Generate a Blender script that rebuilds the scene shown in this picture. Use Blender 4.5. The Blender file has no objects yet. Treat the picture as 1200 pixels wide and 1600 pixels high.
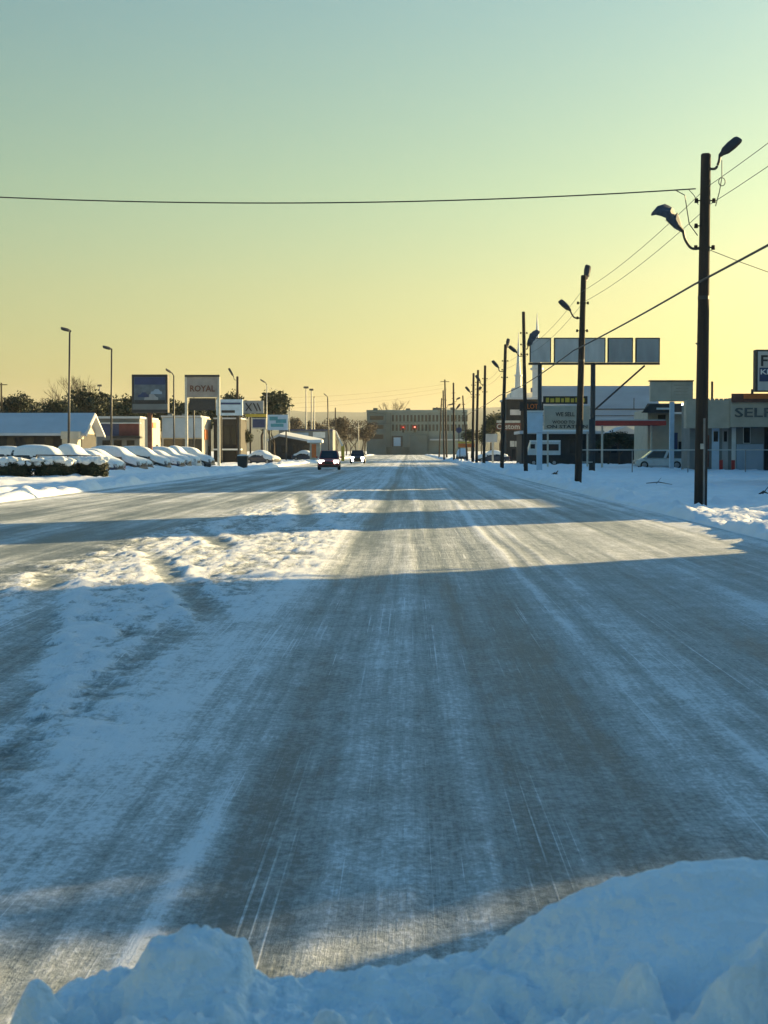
import bpy, math, random
import numpy as np
from mathutils import Vector, Matrix, Euler

scene = bpy.context.scene
COL = scene.collection
R = math.radians

# ------------------------------------------------------------------ camera
FPX, CXP, CYP, VPX, VPY, EYE = 2400.0, 600.0, 800.0, 638.0, 704.0, 1.71
PITCH = math.atan((CYP - VPY) / FPX)
YAW = math.atan((VPX - CXP) / FPX)
cam_d = bpy.data.cameras.new('camera')
cam = bpy.data.objects.new('camera', cam_d)
COL.objects.link(cam)
cam.location = (0, 0, EYE)
cam.rotation_euler = (math.pi / 2 - PITCH, 0, YAW)
cam_d.sensor_fit = 'VERTICAL'
cam_d.sensor_height = 36.0
cam_d.sensor_width = 27.0
cam_d.lens = 36.0 * FPX / 1600.0
cam_d.clip_start = 0.05
cam_d.clip_end = 12000
cam_d.dof.use_dof = True
cam_d.dof.focus_distance = 60.0
cam_d.dof.aperture_fstop = 20.0
scene.camera = cam
CM = Euler((math.pi / 2 - PITCH, 0, YAW)).to_matrix()

# ------------------------------------------------------------------ sky, sun, exposure
SUN_AZ = 52.0      # degrees from straight ahead (+Y) towards the right (+X)
SUN_EL = 12.5
world = bpy.data.worlds.new('World')
scene.world = world
world.use_nodes = True
wn = world.node_tree
wn.nodes.clear()
w_out = wn.nodes.new('ShaderNodeOutputWorld')
w_bg = wn.nodes.new('ShaderNodeBackground')
w_sky = wn.nodes.new('ShaderNodeTexSky')
w_sky.sky_type = 'NISHITA'
w_sky.sun_disc = False
w_sky.sun_elevation = R(SUN_EL)
w_sky.sun_rotation = R(SUN_AZ)
w_sky.altitude = 50
w_sky.air_density = 1.0
w_sky.dust_density = 1.6
w_sky.ozone_density = 1.5
w_tc = wn.nodes.new('ShaderNodeTexCoord')
w_sep = wn.nodes.new('ShaderNodeSeparateXYZ')
w_ramp = wn.nodes.new('ShaderNodeValToRGB')
w_mul = wn.nodes.new('ShaderNodeMix')
w_mul.data_type = 'RGBA'
w_mul.blend_type = 'MULTIPLY'
w_mul.inputs[0].default_value = 1.0
wn.links.new(w_tc.outputs['Generated'], w_sep.inputs[0])
wn.links.new(w_sep.outputs[2], w_ramp.inputs[0])
wn.links.new(w_sky.outputs[0], w_mul.inputs[6])
wn.links.new(w_ramp.outputs[0], w_mul.inputs[7])
wn.links.new(w_mul.outputs[2], w_bg.inputs[0])
wn.links.new(w_bg.outputs[0], w_out.inputs[0])
w_bg.inputs[1].default_value = 0.053
SKY_TINT = [(0.0, (1.04, 0.80, 0.52)), (0.045, (0.86, 0.79, 0.45)), (0.105, (0.94, 0.87, 0.49)), (0.167, (0.90, 0.95, 0.575)),
            (0.28, (0.81, 0.97, 0.74)), (0.50, (0.60, 1.16, 1.32)), (1.0, (0.42, 1.14, 1.60))]
er = w_ramp.color_ramp
er.interpolation = 'EASE' if False else 'LINEAR'
while len(er.elements) < len(SKY_TINT):
    er.elements.new(0.5)
for e, (p, c) in zip(er.elements, SKY_TINT):
    e.position = p
    e.color = (*c, 1)

sun_d = bpy.data.lights.new('sun', 'SUN')
sun_d.energy = 5.0
sun_d.angle = R(0.5)
sun_d.color = (1.0, 0.73, 0.33)
sun = bpy.data.objects.new('sun', sun_d)
COL.objects.link(sun)
sdir = Vector((math.sin(R(SUN_AZ)) * math.cos(R(SUN_EL)), math.cos(R(SUN_AZ)) * math.cos(R(SUN_EL)), math.sin(R(SUN_EL))))
sun.rotation_euler = sdir.to_track_quat('Z', 'Y').to_euler()
sun.location = (60, 40, 40)

vs = scene.view_settings
vs.view_transform = 'Standard'
vs.look = 'None'
vs.exposure = 1.65
vs.gamma = 1.0
vs.use_curve_mapping = False
scene.cycles.use_denoising = True
scene.cycles.max_bounces = 6
scene.cycles.diffuse_bounces = 3
scene.cycles.volume_bounces = 0

# ------------------------------------------------------------------ helpers
def ray(px, py):
    return CM @ Vector(((px - CXP) / FPX, -(py - CYP) / FPX, -1.0))

def at(px, py, Y):
    """world point on the plane y = Y that stands at that place of the photograph"""
    v = ray(px, py)
    t = Y / v.y
    return Vector((v.x * t, Y, EYE + v.z * t))

def base(px, Y):
    """ground point (z = 0) at distance Y under that column"""
    p = at(px, VPY, Y)
    return Vector((p.x, Y, 0.0))

def children(o):
    return [c for c in o.children]

def tag(o, label=None, cat=None, group=None, kind=None):
    if label: o['label'] = label
    if cat: o['category'] = cat
    if group: o['group'] = group
    if kind: o['kind'] = kind
    return o

def empty(name, loc=(0, 0, 0), rz=0.0, label=None, cat=None, group=None):
    o = bpy.data.objects.new(name, None)
    COL.objects.link(o)
    o.location = loc
    o.rotation_euler = (0, 0, rz)
    o.empty_display_size = 0.2
    return tag(o, label, cat, group)

def copy_tree(o, parent=None):
    c = o.copy()
    COL.objects.link(c)
    c.parent = parent
    for ch in children(o):
        copy_tree(ch, c)
    return c

class MB:
    def __init__(s):
        s.v, s.f = [], []
    def add(s, vs, fs):
        n = len(s.v)
        s.v += [tuple(p) for p in vs]
        s.f += [tuple(i + n for i in q) for q in fs]
        return s
    def box(s, x0, x1, y0, y1, z0, z1):
        return s.add([(x0, y0, z0), (x1, y0, z0), (x1, y1, z0), (x0, y1, z0), (x0, y0, z1), (x1, y0, z1), (x1, y1, z1), (x0, y1, z1)],
                     [(0, 3, 2, 1), (4, 5, 6, 7), (0, 1, 5, 4), (1, 2, 6, 5), (2, 3, 7, 6), (3, 0, 4, 7)])
    def hexa(s, b, t):
        """eight corners: bottom ring b, top ring t (both counter-clockwise seen from above)"""
        return s.add(list(b) + list(t), [(0, 3, 2, 1), (4, 5, 6, 7), (0, 1, 5, 4), (1, 2, 6, 5), (2, 3, 7, 6), (3, 0, 4, 7)])
    def tube(s, pts, r, n=6, caps=True):
        pts = [Vector(p) for p in pts]
        rs = r if isinstance(r, (list, tuple)) else [r] * len(pts)
        st = len(s.v)
        up = Vector((0.31, 0.22, 0.92))
        for i, p in enumerate(pts):
            d = (pts[min(i + 1, len(pts) - 1)] - pts[max(i - 1, 0)]).normalized()
            if abs(d.dot(up)) > 0.98: u = d.cross(Vector((1, 0, 0))).normalized()
            else: u = d.cross(up).normalized()
            w = d.cross(u)
            for k in range(n):
                a = 2 * math.pi * k / n
                s.v.append(tuple(p + (u * math.cos(a) + w * math.sin(a)) * rs[i]))
        for i in range(len(pts) - 1):
            for k in range(n):
                a, b = st + i * n + k, st + i * n + (k + 1) % n
                s.f.append((a, b, b + n, a + n))
        if caps:
            s.f.append(tuple(st + k for k in range(n))[::-1])
            e = st + (len(pts) - 1) * n
            s.f.append(tuple(e + k for k in range(n)))
        return s
    def lathe(s, prof, c=(0, 0, 0), n=14):
        st = len(s.v)
        for r, z in prof:
            for k in range(n):
                a = 2 * math.pi * k / n
                s.v.append((c[0] + r * math.cos(a), c[1] + r * math.sin(a), c[2] + z))
        for i in range(len(prof) - 1):
            for k in range(n):
                a, b = st + i * n + k, st + i * n + (k + 1) % n
                s.f.append((a, b, b + n, a + n))
        s.f.append(tuple(st + k for k in range(n))[::-1])
        e = st + (len(prof) - 1) * n
        s.f.append(tuple(e + k for k in range(n)))
        return s
    def ellipsoid(s, c, r, nu=12, nv=8, jit=0.0, rnd=None, zmin=-1.0):
        st = len(s.v)
        for j in range(nv + 1):
            ph = math.pi * j / nv
            for i in range(nu):
                th = 2 * math.pi * i / nu
                q = 1 + (rnd.uniform(-jit, jit) if rnd else 0)
                zz = max(math.cos(ph), zmin)
                s.v.append((c[0] + r[0] * q * math.sin(ph) * math.cos(th), c[1] + r[1] * q * math.sin(ph) * math.sin(th), c[2] + r[2] * q * zz))
        for j in range(nv):
            for i in range(nu):
                a, b = st + j * nu + i, st + j * nu + (i + 1) % nu
                s.f.append((a, a + nu, b + nu, b))
        return s
    def loft(s, rings, caps=True):
        st, n = len(s.v), len(rings[0])
        for r in rings: s.v += [tuple(p) for p in r]
        for i in range(len(rings) - 1):
            for k in range(n):
                a, b = st + i * n + k, st + i * n + (k + 1) % n
                s.f.append((a, b, b + n, a + n))
        if caps:
            s.f.append(tuple(st + k for k in range(n))[::-1])
            e = st + (len(rings) - 1) * n
            s.f.append(tuple(e + k for k in range(n)))
        return s
    def mesh(s, name, mat, smooth=False):
        me = bpy.data.meshes.new(name)
        me.from_pydata(s.v, [], s.f)
        me.materials.append(mat)
        if smooth:
            me.polygons.foreach_set('use_smooth', [True] * len(me.polygons))
        me.update()
        return me
    def build(s, name, mat, parent=None, smooth=False, bevel=0.0):
        o = bpy.data.objects.new(name, s.mesh(name, mat, smooth))
        COL.objects.link(o)
        o.parent = parent
        if bevel:
            b = o.modifiers.new('bevel', 'BEVEL')
            b.width = bevel
            b.segments = 2
        return o

def grid_mesh(name, X, Y, Z, mat, attr=None):
    """X, Y, Z arrays (rows, cols) -> smooth mesh object"""
    ny, nx = X.shape
    co = np.stack([X, Y, Z], -1).reshape(-1, 3).astype(np.float32)
    i = np.arange(ny * nx).reshape(ny, nx)
    q = np.stack([i[:-1, :-1], i[:-1, 1:], i[1:, 1:], i[1:, :-1]], -1).reshape(-1, 4)
    me = bpy.data.meshes.new(name)
    me.vertices.add(len(co))
    me.vertices.foreach_set('co', co.ravel())
    me.loops.add(q.size)
    me.loops.foreach_set('vertex_index', q.ravel().astype(np.int32))
    me.polygons.add(len(q))
    me.polygons.foreach_set('loop_start', np.arange(0, q.size, 4, dtype=np.int32))
    me.polygons.foreach_set('loop_total', np.full(len(q), 4, dtype=np.int32))
    me.polygons.foreach_set('use_smooth', np.ones(len(q), dtype=bool))
    me.update(calc_edges=True)
    for k, a in (attr or {}).items():
        at_ = me.attributes.new(k, 'FLOAT', 'POINT')
        at_.data.foreach_set('value', a.astype(np.float32).ravel())
    me.materials.append(mat)
    o = bpy.data.objects.new(name, me)
    COL.objects.link(o)
    return o

def _hash(ix, iy, seed):
    h = (ix.astype(np.int64) * 374761393 + iy.astype(np.int64) * 668265263 + seed * 1442695041) & 0xFFFFFFFF
    h = ((h ^ (h >> 13)) * 1274126177) & 0xFFFFFFFF
    h = (h ^ (h >> 16)) & 0xFFFFFFFF
    return h.astype(np.float64) / 4294967295.0 * 2 * math.pi

def noise(x, y, seed=0):
    ix, iy = np.floor(x), np.floor(y)
    fx, fy = x - ix, y - iy
    u, v = fx * fx * fx * (fx * (fx * 6 - 15) + 10), fy * fy * fy * (fy * (fy * 6 - 15) + 10)
    def g(a, b):
        t = _hash(ix + a, iy + b, seed)
        return np.cos(t) * (fx - a) + np.sin(t) * (fy - b)
    n0 = g(0, 0) * (1 - u) + g(1, 0) * u
    n1 = g(0, 1) * (1 - u) + g(1, 1) * u
    return (n0 * (1 - v) + n1 * v) * 1.5

def fbm(x, y, octv=4, seed=0, gain=0.5):
    s, a = 0, 1.0
    for k in range(octv):
        s = s + a * noise(x * 2 ** k, y * 2 ** k, seed + k * 17)
        a *= gain
    return s

def sstep(a, b, x):
    t = np.clip((x - a) / (b - a), 0, 1)
    return t * t * (3 - 2 * t)

# ------------------------------------------------------------------ materials
def mat(name, col, rough=0.7, metal=0.0, var=0.15, scale=3.0, stretch=(1, 1, 1), bump=0.0, bscale=20.0, spec=0.5, emit=None, estr=0.0):
    m = bpy.data.materials.new(name)
    m.use_nodes = True
    nt = m.node_tree
    p = nt.nodes['Principled BSDF']
    p.inputs['Roughness'].default_value = rough
    p.inputs['Metallic'].default_value = metal
    p.inputs['Specular IOR Level'].default_value = spec
    tc = nt.nodes.new('ShaderNodeTexCoord')
    mp = nt.nodes.new('ShaderNodeMapping')
    mp.inputs['Scale'].default_value = stretch
    nt.links.new(tc.outputs['Object'], mp.inputs[0])
    if var:
        nz = nt.nodes.new('ShaderNodeTexNoise')
        nz.inputs['Scale'].default_value = scale
        nz.inputs['Detail'].default_value = 6
        nt.links.new(mp.outputs[0], nz.inputs['Vector'])
        rp = nt.nodes.new('ShaderNodeValToRGB')
        rp.color_ramp.elements[0].position = 0.3
        rp.color_ramp.elements[1].position = 0.7
        rp.color_ramp.elements[0].color = (*[max(0, c * (1 - var)) for c in col], 1)
        rp.color_ramp.elements[1].color = (*[min(1, c * (1 + var)) for c in col], 1)
        nt.links.new(nz.outputs[0], rp.inputs[0])
        nt.links.new(rp.outputs[0], p.inputs['Base Color'])
    else:
        p.inputs['Base Color'].default_value = (*col, 1)
    if bump:
        nb = nt.nodes.new('ShaderNodeTexNoise')
        nb.inputs['Scale'].default_value = bscale
        nb.inputs['Detail'].default_value = 5
        nt.links.new(mp.outputs[0], nb.inputs['Vector'])
        bp = nt.nodes.new('ShaderNodeBump')
        bp.inputs['Strength'].default_value = bump
        bp.inputs['Distance'].default_value = 0.05
        nt.links.new(nb.outputs[0], bp.inputs['Height'])
        nt.links.new(bp.outputs[0], p.inputs['Normal'])
    if emit:
        p.inputs['Emission Color'].default_value = (*emit, 1)
        p.inputs['Emission Strength'].default_value = estr
    return m

M = {}
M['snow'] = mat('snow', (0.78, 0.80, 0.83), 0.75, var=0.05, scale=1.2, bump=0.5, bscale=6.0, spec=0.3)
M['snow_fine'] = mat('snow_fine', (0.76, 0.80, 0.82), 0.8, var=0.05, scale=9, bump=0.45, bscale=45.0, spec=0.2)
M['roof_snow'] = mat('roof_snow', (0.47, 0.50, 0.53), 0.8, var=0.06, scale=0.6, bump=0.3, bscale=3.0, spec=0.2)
M['church_roof'] = mat('church_roof', (0.33, 0.37, 0.40), 0.8, var=0.12, scale=0.35, stretch=(.4, 1, 1), bump=0.3, bscale=2.0, spec=0.2)
M['wood_pole'] = mat('wood_pole', (0.036, 0.029, 0.024), 0.9, var=0.4, scale=6, stretch=(1, 1, 0.08), bump=0.5, bscale=18)
M['dark_metal'] = mat('dark_metal', (0.045, 0.047, 0.05), 0.55, 0.3, var=0.2, scale=5)
M['grey_metal'] = mat('grey_metal', (0.22, 0.23, 0.24), 0.5, 0.5, var=0.2, scale=4)
M['pale_metal'] = mat('pale_metal', (0.50, 0.49, 0.44), 0.5, 0.2, var=0.15, scale=4)
M['lens'] = mat('lens', (0.35, 0.35, 0.32), 0.25, var=0.1)
M['wire'] = mat('wire', (0.02, 0.02, 0.022), 0.6, var=0.2, scale=30)
M['ceramic'] = mat('ceramic', (0.03, 0.025, 0.025), 0.85, spec=0.1, var=0.1)
M['white_paint'] = mat('white_paint', (0.62, 0.63, 0.62), 0.6, var=0.10, scale=1.5)
M['panel_white'] = mat('panel_white', (0.50, 0.49, 0.48), 0.5, var=0.2, scale=0.7, stretch=(1.6, 1, .5))
M['panel_grey'] = mat('panel_grey', (0.30, 0.31, 0.32), 0.5, var=0.2, scale=0.7, stretch=(1.6, 1, .5))
M['panel_blue'] = mat('panel_blue', (0.42, 0.55, 0.68), 0.5, var=0.08, scale=2)
M['frame_dark'] = mat('frame_dark', (0.03, 0.032, 0.036), 0.6, var=0.2, scale=6)
M['cream'] = mat('cream', (0.46, 0.42, 0.34), 0.8, var=0.12, scale=1.2, bump=0.2)
M['beige'] = mat('beige', (0.43, 0.38, 0.30), 0.85, var=0.14, scale=1.0, bump=0.2)
M['greywall'] = mat('greywall', (0.17, 0.18, 0.18), 0.85, var=0.15, scale=1.0, bump=0.2)
M['bluewall'] = mat('bluewall', (0.30, 0.38, 0.47), 0.8, var=0.1, scale=1.0)
M['maroon'] = mat('maroon', (0.14, 0.045, 0.045), 0.7, var=0.2, scale=2)
M['navy'] = mat('navy', (0.03, 0.05, 0.13), 0.6, var=0.15, scale=2)
M['teal'] = mat('teal', (0.08, 0.30, 0.36), 0.6, var=0.15, scale=2)
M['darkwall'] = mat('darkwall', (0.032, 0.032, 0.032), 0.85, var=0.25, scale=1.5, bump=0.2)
M['brick'] = mat('brick', (0.16, 0.075, 0.055), 0.9, var=0.25, scale=4, bump=0.3)
M['orange'] = mat('orange', (0.62, 0.16, 0.035), 0.55, var=0.15, scale=3)
M['red'] = mat('red', (0.36, 0.035, 0.03), 0.5, var=0.15, scale=3)
M['yellow'] = mat('yellow', (0.60, 0.42, 0.05), 0.5, var=0.15, scale=3)
M['black_letter'] = mat('black_letter', (0.025, 0.025, 0.03), 0.6, var=0)
M['white_letter'] = mat('white_letter', (0.75, 0.75, 0.75), 0.6, var=0)
M['backlit_snow'] = mat('backlit_snow', (0.05, 0.07, 0.10), 0.7, var=0.3, scale=9)  # snow slab on the lamps; dark blue-grey puts its backlit shade into the colour
M['picture'] = mat('picture', (0.10, 0.13, 0.16), 0.5, var=0.35, scale=1.6)
M['pinkgrey'] = mat('pinkgrey', (0.30, 0.27, 0.25), 0.6, var=0.15, scale=1.2)
M['letter_grey'] = mat('letter_grey', (0.12, 0.12, 0.115), 0.8, var=0.25, scale=2)
M['coolgrey'] = mat('coolgrey', (0.10, 0.13, 0.125), 0.85, var=0.2, scale=.3)
M['coolpale'] = mat('coolpale', (0.19, 0.235, 0.225), 0.85, var=0.15, scale=.3)
M['glass'] = mat('glass', (0.02, 0.024, 0.028), 0.12, var=0.2, scale=1.0, spec=0.6)
M['tyre'] = mat('tyre', (0.018, 0.018, 0.018), 0.85, var=0.2)
M['rim'] = mat('rim', (0.30, 0.31, 0.32), 0.35, 0.6, var=0.1)
M['paint_red'] = mat('paint_red', (0.34, 0.05, 0.05), 0.3, 0.1, var=0.2, scale=3)
M['paint_dark'] = mat('paint_dark', (0.025, 0.022, 0.035), 0.3, 0.1, var=0.2, scale=3)
M['paint_white'] = mat('paint_white', (0.50, 0.53, 0.53), 0.35, 0.0, var=0.1, scale=2)
M['paint_grey'] = mat('paint_grey', (0.07, 0.075, 0.08), 0.35, 0.2, var=0.2, scale=3)
M['paint_blue'] = mat('paint_blue', (0.035, 0.05, 0.085), 0.35, 0.2, var=0.2, scale=3)
M['headlight_on'] = mat('headlight_on', (0.8, 0.8, 0.75), 0.2, var=0, emit=(1.0, 0.97, 0.88), estr=6.0)
M['lamp_on'] = mat('lamp_on', (0.8, 0.8, 0.75), 0.2, var=0, emit=(1.0, 0.97, 0.85), estr=3.0)
M['headlight_off'] = mat('headlight_off', (0.45, 0.47, 0.48), 0.15, var=0.1)
M['tail_light'] = mat('tail_light', (0.30, 0.02, 0.015), 0.25, var=0.1)
M['signal_red'] = mat('signal_red', (0.5, 0.05, 0.04), 0.4, var=0, emit=(1.0, 0.16, 0.10), estr=1.6)
M['signal_dim'] = mat('signal_dim', (0.5, 0.05, 0.04), 0.4, var=0, emit=(1.0, 0.10, 0.06), estr=0.4)
M['signal_off'] = mat('signal_off', (0.03, 0.03, 0.025), 0.4, var=0)
M['bark'] = mat('bark', (0.06, 0.045, 0.035), 0.95, var=0.3, scale=8, bump=0.4)
M['pine'] = mat('pine', (0.030, 0.042, 0.022), 0.8, var=0.5, scale=0.9)
M['brown_leaf'] = mat('brown_leaf', (0.085, 0.062, 0.04), 0.85, var=0.4, scale=0.9)
M['hedge_leaf'] = mat('hedge_leaf', (0.022, 0.032, 0.016), 0.8, var=0.5, scale=3)
M['hill'] = mat('hill', (0.05, 0.065, 0.045), 0.95, var=0.35, scale=0.004)
M['plastic'] = mat('plastic', (0.02, 0.022, 0.022), 0.5, var=0.2)

# ---- icy road: snow cover comes with the mesh, fine grain from noise
def road_material():
    m = bpy.data.materials.new('icy_road')
    m.use_nodes = True
    nt = m.node_tree
    L = nt.links.new
    p = nt.nodes['Principled BSDF']
    tc = nt.nodes.new('ShaderNodeTexCoord')
    def nz(scale, stretch, detail=6, rough=0.6):
        mp = nt.nodes.new('ShaderNodeMapping')
        mp.inputs['Scale'].default_value = stretch
        L(tc.outputs['Object'], mp.inputs[0])
        n = nt.nodes.new('ShaderNodeTexNoise')
        n.inputs['Scale'].default_value = scale
        n.inputs['Detail'].default_value = detail
        n.inputs['Roughness'].default_value = rough
        L(mp.outputs[0], n.inputs['Vector'])
        return n.outputs[0]
    def math_(op, a, b=None, c=None):
        n = nt.nodes.new('ShaderNodeMath')
        n.operation = op
        for i, v in enumerate((a, b, c)):
            if v is None: continue
            if isinstance(v, (int, float)): n.inputs[i].default_value = v
            else: L(v, n.inputs[i])
        return n.outputs[0]
    at_ = nt.nodes.new('ShaderNodeAttribute')
    at_.attribute_name = 'cover'
    cover = at_.outputs['Fac']
    streak = nz(1.0, (24, 0.5, 1), 6, 0.7)          # tyre polished lines along the road
    streak2 = nz(1.0, (80, 3.0, 1), 4, 0.6)
    grain = nz(26.0, (1, 0.7, 1), 6, 0.78)               # frost grain
    ripple = nz(1.0, (9, 22, 1), 5, 0.7)             # crosswise ripples in the ice
    patch = nz(0.8, (1, 0.35, 1), 5, 0.6)
    clump = nz(5.5, (1, 0.75, 1), 7, 0.72)            # crumbly crust on the middle lane
    crumb = nz(1.4, (1, 0.8, 1), 5, 0.6)
    ar = nt.nodes.new('ShaderNodeAttribute')
    ar.attribute_name = 'rough'
    rough = ar.outputs['Fac']
    s = math_('MULTIPLY_ADD', math_('SUBTRACT', streak, 0.5), 0.6, cover)
    s = math_('MULTIPLY_ADD', math_('SUBTRACT', streak2, 0.5), 0.2, s)
    s = math_('MULTIPLY_ADD', math_('SUBTRACT', grain, 0.5), 1.35, s)
    s = math_('MULTIPLY_ADD', math_('SUBTRACT', ripple, 0.5), 0.12, s)
    s = math_('MULTIPLY_ADD', math_('SUBTRACT', patch, 0.5), 0.6, s)
    scr = nz(1.0, (55, 0.10, 1), 2, 0.5)              # thin scrape marks
    scm = nz(1.0, (2.2, 0.45, 1), 4, 0.6)
    def band(v, lo, hi):
        b_ = nt.nodes.new('ShaderNodeMapRange')
        b_.interpolation_type = 'SMOOTHSTEP'
        b_.inputs['From Min'].default_value = lo
        b_.inputs['From Max'].default_value = hi
        L(v, b_.inputs['Value'])
        return b_.outputs[0]
    s = math_('MULTIPLY_ADD', math_('MULTIPLY', band(scr, .60, .70), band(scm, .46, .62)), 0.42, s)
    mott = nz(3.2, (1, 0.8, 1), 7, 0.72)              # mottled frost
    s = math_('MULTIPLY_ADD', math_('SUBTRACT', mott, 0.5), 0.75, s)
    s = math_('MULTIPLY_ADD', math_('MULTIPLY', math_('SUBTRACT', clump, 0.5), rough), 2.2, s)
    s = math_('MULTIPLY_ADD', math_('MULTIPLY', math_('SUBTRACT', crumb, 0.5), rough), 0.9, s)
    mr = nt.nodes.new('ShaderNodeMapRange')
    mr.interpolation_type = 'SMOOTHSTEP'
    mr.inputs['From Min'].default_value = 0.05
    mr.inputs['From Max'].default_value = 0.98
    L(s, mr.inputs['Value'])
    f = mr.outputs[0]
    rp = nt.nodes.new('ShaderNodeValToRGB')
    cr = rp.color_ramp
    cr.elements[0].color = (0.125, 0.145, 0.15, 1)
    cr.elements[1].color = (0.74, 0.76, 0.78, 1)
    e = cr.elements.new(0.35); e.color = (0.29, 0.32, 0.325, 1)
    e = cr.elements.new(0.7); e.color = (0.46, 0.485, 0.49, 1)
    L(f, rp.inputs[0])
    L(rp.outputs[0], p.inputs['Base Color'])
    rr = nt.nodes.new('ShaderNodeMapRange')
    rr.inputs['To Min'].default_value = 0.46
    rr.inputs['To Max'].default_value = 0.80
    L(f, rr.inputs['Value'])
    L(rr.outputs[0], p.inputs['Roughness'])
    p.inputs['Specular IOR Level'].default_value = 0.10
    h = math_('MULTIPLY_ADD', grain, 0.5, math_('MULTIPLY', ripple, 0.2))
    h = math_('MULTIPLY_ADD', streak2, 0.35, h)
    h = math_('MULTIPLY_ADD', f, 0.5, h)
    h = math_('MULTIPLY_ADD', math_('MULTIPLY', clump, rough), 3.0, h)
    b = nt.nodes.new('ShaderNodeBump')
    b.inputs['Strength'].default_value = 0.55
    b.inputs['Distance'].default_value = 0.022
    L(h, b.inputs['Height'])
    L(b.outputs[0], p.inputs['Normal'])
    return m
M['road'] = road_material()

# ------------------------------------------------------------------ ground, road, hills
ROAD_L, ROAD_R, ROAD_END = -13.2, 6.7, 640.0
def rows(lo, hi, k):
    ys = list(np.arange(-30, lo, 1.0))
    y = lo
    while y < hi:
        ys.append(y)
        y += max(0.03, k * y)
    ys.append(hi)
    return np.array(ys)

def g(x, c, s):
    return np.exp(-((x - c) / s) ** 2)

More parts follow.
